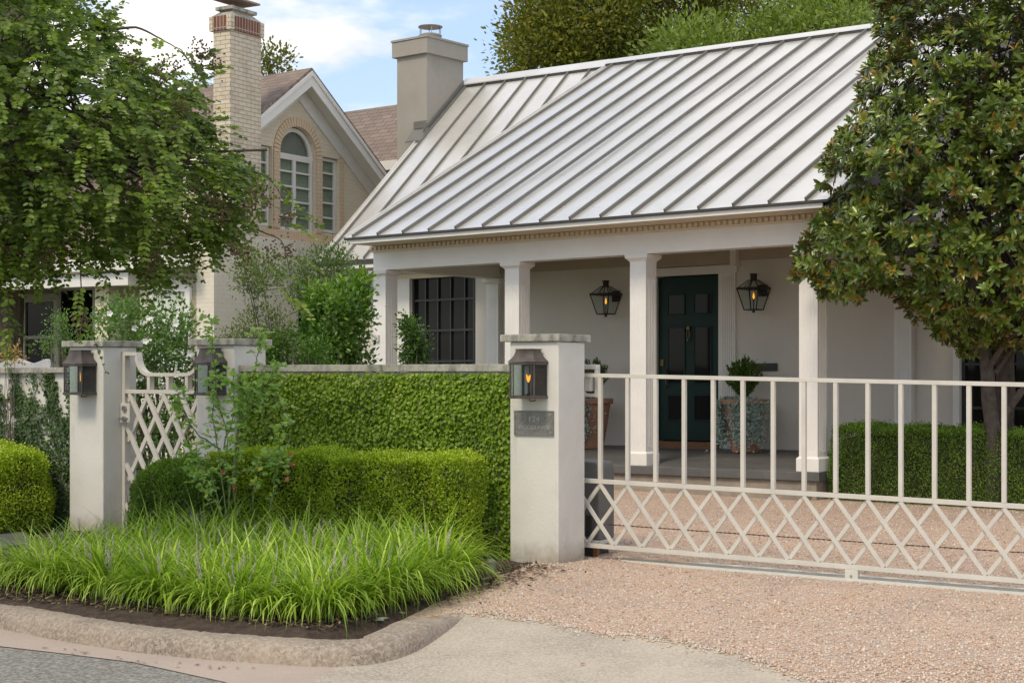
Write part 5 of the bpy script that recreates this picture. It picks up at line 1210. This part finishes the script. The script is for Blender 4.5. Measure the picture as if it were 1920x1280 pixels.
# generic leafy plant in a drawn outline
def leafy(name, lab, cat, poly, Y, thick, nclu, nper, csz, ls, mat, base, r, stems=8, aspect=.5, up=.3, edge=60., barkm='bark', trunk_r=.03, tintb=(.15, .75), group=None, shape='leaf', trad=None, tipl=0.):
    bp = np.asarray(base, float); t = thing(name, lab, cat, bp, group); C_ = crown_clusters(poly, Y, thick, nclu, r, edge)
    n = nclu*nper; idx = np.repeat(np.arange(nclu), nper); off = r.normal(size=(n, 3))*csz; Pn = C_[idx]+off
    D = nrm(off/csz*.6+rdir(n, r)*.7+[0, 0, up]); L = r.uniform(*ls, n); cb_ = r.random(nclu)
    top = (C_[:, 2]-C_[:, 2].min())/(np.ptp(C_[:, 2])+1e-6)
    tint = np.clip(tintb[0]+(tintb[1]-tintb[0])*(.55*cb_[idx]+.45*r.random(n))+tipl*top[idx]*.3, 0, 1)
    leaves('crown', Pn, D, nrm(rdir(n, r)*.8+[0, -.3, .8]), L, L*aspect, tint, mat, t, shape=shape, fold=.1)
    tr = MB(); cen = C_.mean(0); sel = r.choice(nclu, min(stems, nclu), replace=False)
    if trad is None:
        for k in sel:
            b0 = bp+np.array([r.normal()*.06, r.normal()*.06, 0]); tip = C_[k]; m1 = b0+(tip-b0)*.4+np.array([0, 0, .12*np.linalg.norm(tip-b0)]); m2 = b0+(tip-b0)*.75+np.array([0, 0, .08*np.linalg.norm(tip-b0)])
            tr.tube([b0, m1, m2, tip], [trunk_r, trunk_r*.7, trunk_r*.4, trunk_r*.15], 6)
    else:
        fork = bp+(cen-bp)*trad; tr.tube([bp-[0, 0, .1], bp+(fork-bp)*.5+r.normal(size=3)*.05, fork], [trunk_r*1.2, trunk_r, trunk_r*.85], 12)
        for k in sel:
            tip = C_[k]; m1 = fork+(tip-fork)*.45+r.normal(size=3)*.06*np.linalg.norm(tip-fork); tr.tube([fork, m1, tip], [trunk_r*.5, trunk_r*.28, trunk_r*.06], 7)
    tr.build('trunk' if trad is not None else 'stems', barkm, t); return t, C_
g = lambda x, Y: (lambda p: np.array([p[0], p[1], float(gz(p))]))(at(x, 800, Y))
r1 = np.random.default_rng(101)
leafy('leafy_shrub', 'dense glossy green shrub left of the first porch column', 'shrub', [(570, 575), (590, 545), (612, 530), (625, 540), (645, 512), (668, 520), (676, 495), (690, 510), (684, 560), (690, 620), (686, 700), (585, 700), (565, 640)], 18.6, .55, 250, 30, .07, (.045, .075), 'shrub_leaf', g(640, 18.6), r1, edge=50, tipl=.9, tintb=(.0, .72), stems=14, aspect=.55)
leafy('leafy_shrub', 'darker small leaved shrub behind, with sprays reaching the main roof eave', 'shrub', [(545, 500), (575, 480), (600, 470), (625, 462), (650, 480), (665, 520), (640, 550), (560, 580), (545, 560)], 19.6, .5, 190, 26, .08, (.025, .045), 'nandina_leaf', g(600, 19.6), r1, edge=50, stems=10, tintb=(0, .5))
leafy('leafy_shrub', 'olive green shrub between the first two porch columns', 'shrub', [(752, 620), (760, 575), (772, 600), (798, 622), (792, 690), (750, 690)], 19.8, .3, 75, 26, .055, (.035, .06), 'shrub_leaf', g(770, 19.8), r1, edge=40, stems=8, tintb=(0, .55))
leafy('heavenly_bamboo', 'slim multi stemmed shrub with pinkish new growth in front of the brick wall', 'shrub', [(435, 520), (460, 470), (520, 465), (530, 520), (500, 560), (520, 590), (560, 620), (570, 690), (500, 700), (430, 660), (415, 640), (470, 590), (480, 560)], 18.2, .4, 300, 20, .065, (.025, .05), 'nandina_leaf', g(540, 18.2), r1, edge=50, stems=26, aspect=.4, trunk_r=.016, barkm='bark_dark')
leafy('leafy_shrub', 'low green shrub filling the gap above the low wall', 'shrub', [(500, 640), (560, 620), (620, 640), (640, 700), (500, 705)], 17.9, .4, 130, 26, .06, (.025, .045), 'shrub_leaf', g(570, 17.9), r1, edge=40, stems=10, tintb=(.1, .7))
t, Cw = leafy('rose_of_sharon', 'tall loose shrub with white flowers seen through the garden gate', 'shrub', [(170, 600), (200, 575), (240, 560), (265, 580), (300, 560), (330, 590), (350, 560), (380, 575), (400, 600), (370, 640), (360, 720), (370, 930), (240, 930), (215, 720), (165, 640)], 18.4, .6, 420, 24, .085, (.04, .068), 'hibiscus_leaf', g(300, 18.4), r1, edge=60, stems=30, trunk_r=.018)
fp = Cw[r1.choice(len(Cw), 44, replace=False)]-[0, .25, 0]
for p in fp[:44]:
    n = 5; a = np.arange(n)*1.257; D = np.stack([np.cos(a), np.full(n, -.5), np.sin(a)], 1); leaves('blossom', np.repeat(p[None], n, 0), D, np.tile([0, -1., .2], (n, 1)), .045, .04, np.zeros(n), 'flower_white', t)
leafy('leafy_shrub', 'feathery green shrub spilling over the left pier', 'shrub', [(95, 610), (120, 590), (130, 640), (150, 650), (190, 630), (175, 690), (118, 700), (105, 660), (80, 650)], 17.3, .3, 90, 24, .06, (.02, .04), 'hibiscus_leaf', g(130, 17.3), r1, edge=40, stems=14)
leafy('small_tree', 'small tree crown showing between the brick chimney and the gable roof', 'tree', [(485, 100), (515, 92), (545, 105), (548, 125), (520, 138), (480, 170), (470, 140)], 36, 1.0, 42, 20, .18, (.07, .13), 'oak_leaf', g(505, 36), r1, edge=30, stems=8, trad=.8, trunk_r=.1)
leafy('orange_shrub', 'sparse orange leaved shrub above the left wall beside the white bench', 'shrub', [(-10, 640), (20, 640), (45, 650), (48, 680), (20, 700), (-20, 690)], 17.2, .2, 26, 12, .04, (.02, .04), 'blade_dry', g(10, 17.2), r1, edge=30, stems=8, trunk_r=.008)
# ---------------------------------------------------------------- live oaks behind the house
r2 = np.random.default_rng(202)
oaks = [([(935, 140), (940, 110), (955, 95), (948, 75), (960, 50), (975, 20), (970, -30), (1000, -120), (1180, -160), (1200, 60), (1180, 170), (940, 190)], 44, 'oak_leaf', 'large olive live oak rising over the main roof, nearest the open sky'),
        ([(1120, 150), (1130, 40), (1150, -60), (1260, -160), (1380, -140), (1385, -20), (1350, 60), (1330, 150)], 47, 'oak_leaf', 'golden tinged live oak in the middle of the row behind the roof'),
        ([(1220, 150), (1240, 90), (1280, 60), (1330, 70), (1360, 110), (1370, 160), (1230, 190)], 40, 'oak_green', 'low bushy green tree right behind the ridge'),
        ([(1360, 120), (1370, 85), (1420, 45), (1480, 25), (1540, 20), (1600, 30), (1680, 10), (1700, 90), (1640, 150), (1360, 170)], 41, 'oak_green', 'bright green spreading tree behind the right end of the roof ridge'),
        ([(1330, 100), (1350, -30), (1450, -150), (1700, -160), (1720, 40), (1600, 60), (1480, 30), (1400, 80)], 52, 'oak_leaf', 'dark distant oak behind the bright green tree')]
for i, (pl, Y, mt, lab) in enumerate(oaks):
    far_ = Y > 50; a_ = np.array(pl); area = (np.ptp(a_[:, 0])*np.ptp(a_[:, 1])/6e4)
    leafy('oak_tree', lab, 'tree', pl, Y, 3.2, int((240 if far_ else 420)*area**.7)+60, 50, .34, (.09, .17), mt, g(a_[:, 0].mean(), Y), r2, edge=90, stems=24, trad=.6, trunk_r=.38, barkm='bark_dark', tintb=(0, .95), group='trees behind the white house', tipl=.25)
# big trunk at the far left, behind the crape myrtle
t = thing('oak_tree', 'thick grey oak trunk at the top left corner behind the leaves', 'tree', g(10, 30), 'trees behind the white house')
MB().tube([g(-40, 30)-[0, 0, .2], at(-10, 300, 30), at(0, 120, 30), at(25, -60, 30), at(60, -300, 30)], [.75, .6, .50, .46, .40], 16).build('trunk', 'bark', t)
n = 9000; pc = crown_clusters([(-600, -700), (400, -700), (300, -150), (100, -60), (-500, 100)], 30, 3, 260, r2, 150); ix = r2.integers(0, 260, n)
leaves('crown', pc[ix]+r2.normal(size=(n, 3))*.4, rdir(n, r2), rdir(n, r2), r2.uniform(.08, .15, n), .07, r2.random(n), 'oak_leaf', t, shape='quad')
# ---------------------------------------------------------------- magnolia
r3 = np.random.default_rng(303)
mag = [(1640, -60), (1628, 30), (1660, 60), (1625, 120), (1600, 160), (1610, 205), (1570, 250), (1535, 305), (1530, 325), (1570, 350), (1600, 370), (1560, 390), (1510, 420), (1500, 455), (1470, 490), (1482, 520), (1520, 515), (1540, 560), (1600, 580), (1625, 545), (1680, 550), (1720, 620), (1780, 640), (1810, 680), (1850, 640), (1900, 660), (2100, 640), (2200, 300), (2150, -200), (1700, -200)]
YM = 17.4; t = thing('magnolia_tree', 'large dark glossy magnolia with rusty leaf undersides right of the porch', 'tree', g(1865, YM))
ncl = 6000; C_ = crown_clusters(mag, YM, 1.5, ncl, r3, 150, .20, 24)
# keep a few ragged holes
ho = np.sin(C_[:, 0]*4.1+1)*np.sin(C_[:, 2]*4.7)+.5*np.sin(C_[:, 0]*9+C_[:, 2]*7); C_ = C_[ho > -1.15]; ncl = len(C_)
cen = at(1900, 250, YM); ax = nrm(nrm(C_-cen)*.7+rdir(ncl, r3)*.55+[0, -.25, .45]); k = 10; n = ncl*k; ix = np.repeat(np.arange(ncl), k); a = np.tile(np.arange(k)*2.4, ncl)+r3.random(n)
X = nrm(np.cross(ax, rdir(ncl, r3))); Yv = np.cross(ax, X); inc = np.tile(np.linspace(.5, 1.45, k), ncl)+r3.normal(size=n)*.12
D = ax[ix]*np.cos(inc)[:, None]+(X[ix]*np.cos(a)[:, None]+Yv[ix]*np.sin(a)[:, None])*np.sin(inc)[:, None]; D = nrm(D+[0, 0, -.12])
Pn = C_[ix]-ax[ix]*(np.tile(np.linspace(0, .05, k), ncl))[:, None]; L = r3.uniform(.085, .135, n)*np.tile(np.linspace(.7, 1.05, k), ncl)
ct = r3.random(ncl); tint = np.clip(.12+.42*ct[ix]+.22*r3.random(n), 0, .74); rusty = (r3.random(ncl) < .15)[ix] & (inc < .95); tint = np.where(rusty | (r3.random(n) < .03), r3.uniform(.82, 1, n), tint)
leaves('crown', Pn, D, ax[ix]+D*-.2, L, L*.42, tint, 'magnolia_leaf', t, fold=.16, curl=.12)
tw = MB()
b0 = g(1868, YM+.1); f1 = at(1862, 700, YM); 
def tb(pts, r0, r1_, nseg=12, m=tw, rr=r3):
    mm = len(pts); ds_ = np.linspace(0, mm-1, nseg); f = np.stack([np.interp(ds_, range(mm), [p[k] for p in pts]) for k in range(3)], 1)
    for _ in range(2): f[1:-1] = (f[:-2]+2*f[1:-1]+f[2:])/4
    f[1:-1] += rr.normal(size=(nseg-2, 3))*r0*.12; m.tube(list(f), list(np.linspace(r0, r1_, nseg)), 10)
tb([b0-[0, 0, .1], at(1862, 760, YM), at(1850, 690, YM), at(1835, 620, YM), at(1825, 540, YM), at(1800, 400, YM)], .095, .04)
tb([b0+[.1, .2, 0], at(1885, 760, YM+.3), at(1882, 680, YM+.3), at(1885, 600, YM+.3), at(1900, 400, YM+.3), at(1900, 100, YM+.2)], .125, .05)
tb([at(1855, 690, YM-.05), at(1880, 650, YM-.2), at(1900, 625, YM-.3), at(1960, 580, YM-.3)], .035, .022)
tb([at(1865, 700, YM-.05), at(1905, 640, YM+.1), at(1920, 590, YM+.1), at(1980, 480, YM)], .03, .018)
tb([at(1880, 790, YM), at(1900, 750, YM-.1), at(1940, 710, YM-.2), at(2010, 640, YM-.2)], .05, .03)
tb([at(1835, 600, YM), at(1800, 560, YM), at(1760, 555, YM), at(1720, 590, YM)], .02, .008)
tb([at(1825, 540, YM), at(1740, 470, YM-.2), at(1640, 480, YM-.3), at(1530, 490, YM-.3)], .03, .008)
tb([at(1810, 470, YM), at(1700, 370, YM-.3), at(1600, 330, YM-.3)], .03, .008)
for kk in r3.choice(ncl, 60, replace=False): tb([at(1850+r3.normal()*30, 300+r3.normal()*150, YM), (at(1850, 300, YM)+C_[kk])/2+r3.normal(size=3)*.1, C_[kk]], .016, .004, 7)
tw.build('trunk', 'bark_dark', t)
# ---------------------------------------------------------------- crape myrtle
r4 = np.random.default_rng(404)
cm_ = [(x-(50 if x > 100 else 0), y) for x, y in [(-200, -120), (140, -120), (170, -20), (235, 20), (250, 60), (280, 90), (330, 120), (380, 140), (405, 180), (420, 215), (460, 245), (490, 290), (520, 310), (520, 345), (500, 380), (480, 410), (490, 440), (455, 470), (400, 450), (380, 490), (330, 520), (300, 490), (270, 440), (240, 480), (190, 500), (150, 480), (120, 490), (60, 470), (20, 510), (-60, 520), (-250, 480)]]
YC = 12.6; t = thing('crape_myrtle', 'crape myrtle with arching leafy branches and brown seed clusters, overhanging the left wall', 'tree', g(-260, YC))
nsp = 3500; C_ = crown_clusters(cm_, YC, 1.25, nsp, r4, 170, .30)
ho = np.sin(C_[:, 0]*5.1+.5)*np.sin(C_[:, 2]*5.9+1)+.5*np.sin(C_[:, 0]*11-C_[:, 2]*8); C_ = C_[ho > -.95]
extra = [(150, 540), (158, 575), (165, 610), (150, 505), (520, 340), (533, 375), (538, 400), (545, 420), (545, 520), (548, 560), (540, 480), (380, 110), (360, 118), (352, 100), (385, 130), (300, 78), (330, 88), (20, 590), (10, 620), (15, 560), (480, 500), (500, 480), (350, 150), (370, 160)]
C_ = np.vstack([C_]+[np.array([at(x, y, YC-.6)]) for x, y in extra]); ns = len(C_)
cen = at(60, 260, YC+.3); out = nrm(C_-cen); dr = nrm(out*np.array([.8, 1, .5])+rdir(ns, r4)*.75+np.array([.25, -.1, -.35])); k = 16; n = ns*k; ix = np.repeat(np.arange(ns), k)
s_ = np.tile(np.repeat(np.linspace(.02, 1, k//2), 2), ns); sg = np.tile([1, -1], n//2); ln = r4.uniform(.20, .34, ns)
Pn = C_[ix]+dr[ix]*(s_*ln[ix])[:, None]-np.array([0, 0, 1.])*(s_**2*.07)[:, None]
sd = nrm(np.cross(dr, [0, 0, 1.]))[ix]*sg[:, None]; D = nrm(sd*.9+dr[ix]*.45+rdir(n, r4)*.25-[0, 0, .12]); L = r4.uniform(.046, .072, n)*(1-.25*s_)
ctc = r4.random(ns); tint = np.clip(.05+.55*ctc[ix]+.4*r4.random(n), 0, 1)
leaves('crown', Pn, D, nrm(np.array([.1, -.8, .7])+rdir(n, r4)*.95), L, L*.62, tint, 'crape_leaf', t, fold=.10, curl=.06)
tw = MB()
for j in range(0, ns, 1):
    if j % 2 == 0 or j > ns-24: tw.tube([C_[j], C_[j]+dr[j]*ln[j]*.5-[0, 0, .018], C_[j]+dr[j]*ln[j]-[0, 0, .07]], [.003, .0022, .0012], 3)
root = g(-260, YC)
for pts, r0, r1_ in (([(-260, 1000), (-220, 600), (-100, 420), (40, 280), (60, 235), (115, 205), (180, 60)], .10, .012), ([(-100, 420), (-20, 330), (60, 258), (130, 250), (190, 272), (240, 283), (330, 300)], .045, .008), ([(-80, 400), (20, 330), (125, 305), (165, 301), (215, 305), (290, 320), (400, 330)], .035, .006), ([(-200, 520), (-60, 450), (0, 425), (45, 408), (120, 400), (180, 410), (210, 414), (320, 440)], .045, .006), ([(-40, 300), (50, 100), (90, -60)], .05, .02), ([(180, 60), (260, 50), (330, 90)], .014, .004), ([(330, 300), (430, 310), (505, 330), (535, 380)], .010, .003), ([(150, 470), (152, 540), (160, 600)], .006, .003), ([(480, 430), (530, 450), (546, 520)], .006, .003), ([(350, 180), (372, 130), (385, 105)], .006, .002)):
    tb([at(x, y, YC-.15) if y < 900 else root for x, y in pts], r0, r1_, 16, tw, r4)
for kk in r4.choice(ns, 110, replace=False):
    mm = at(60+r4.normal()*120, 280+r4.normal()*60, YC); tb([mm, (mm+C_[kk])/2+r4.normal(size=3)*.12+[0, 0, .1], C_[kk]], .011, .003, 7, tw, r4)
tw.build('trunk', 'bark_dark', t)
sd_ = MB()
seeds = [(150, 610), (235, 370), (265, 350), (270, 300), (330, 250), (250, 110), (300, 140), (330, 130), (360, 360), (400, 380), (420, 400), (470, 390), (480, 360), (500, 375), (540, 405), (280, 500), (440, 470), (460, 480), (505, 475), (540, 470), (90, 480), (10, 465), (370, 95), (385, 105), (400, 118), (350, 400), (300, 330), (200, 250), (340, 200), (290, 490)]
for (x, y) in seeds:
    c = at(x, y, YC-.75)
    for _ in range(46):
        p = c+r4.normal(size=3)*np.array([.035, .03, .05]); q = p+rdir(1, r4)[0]*.012; sd_.bar(p, q, .010, .010)
sd_.build('seed_clusters', 'seed_brown', t)
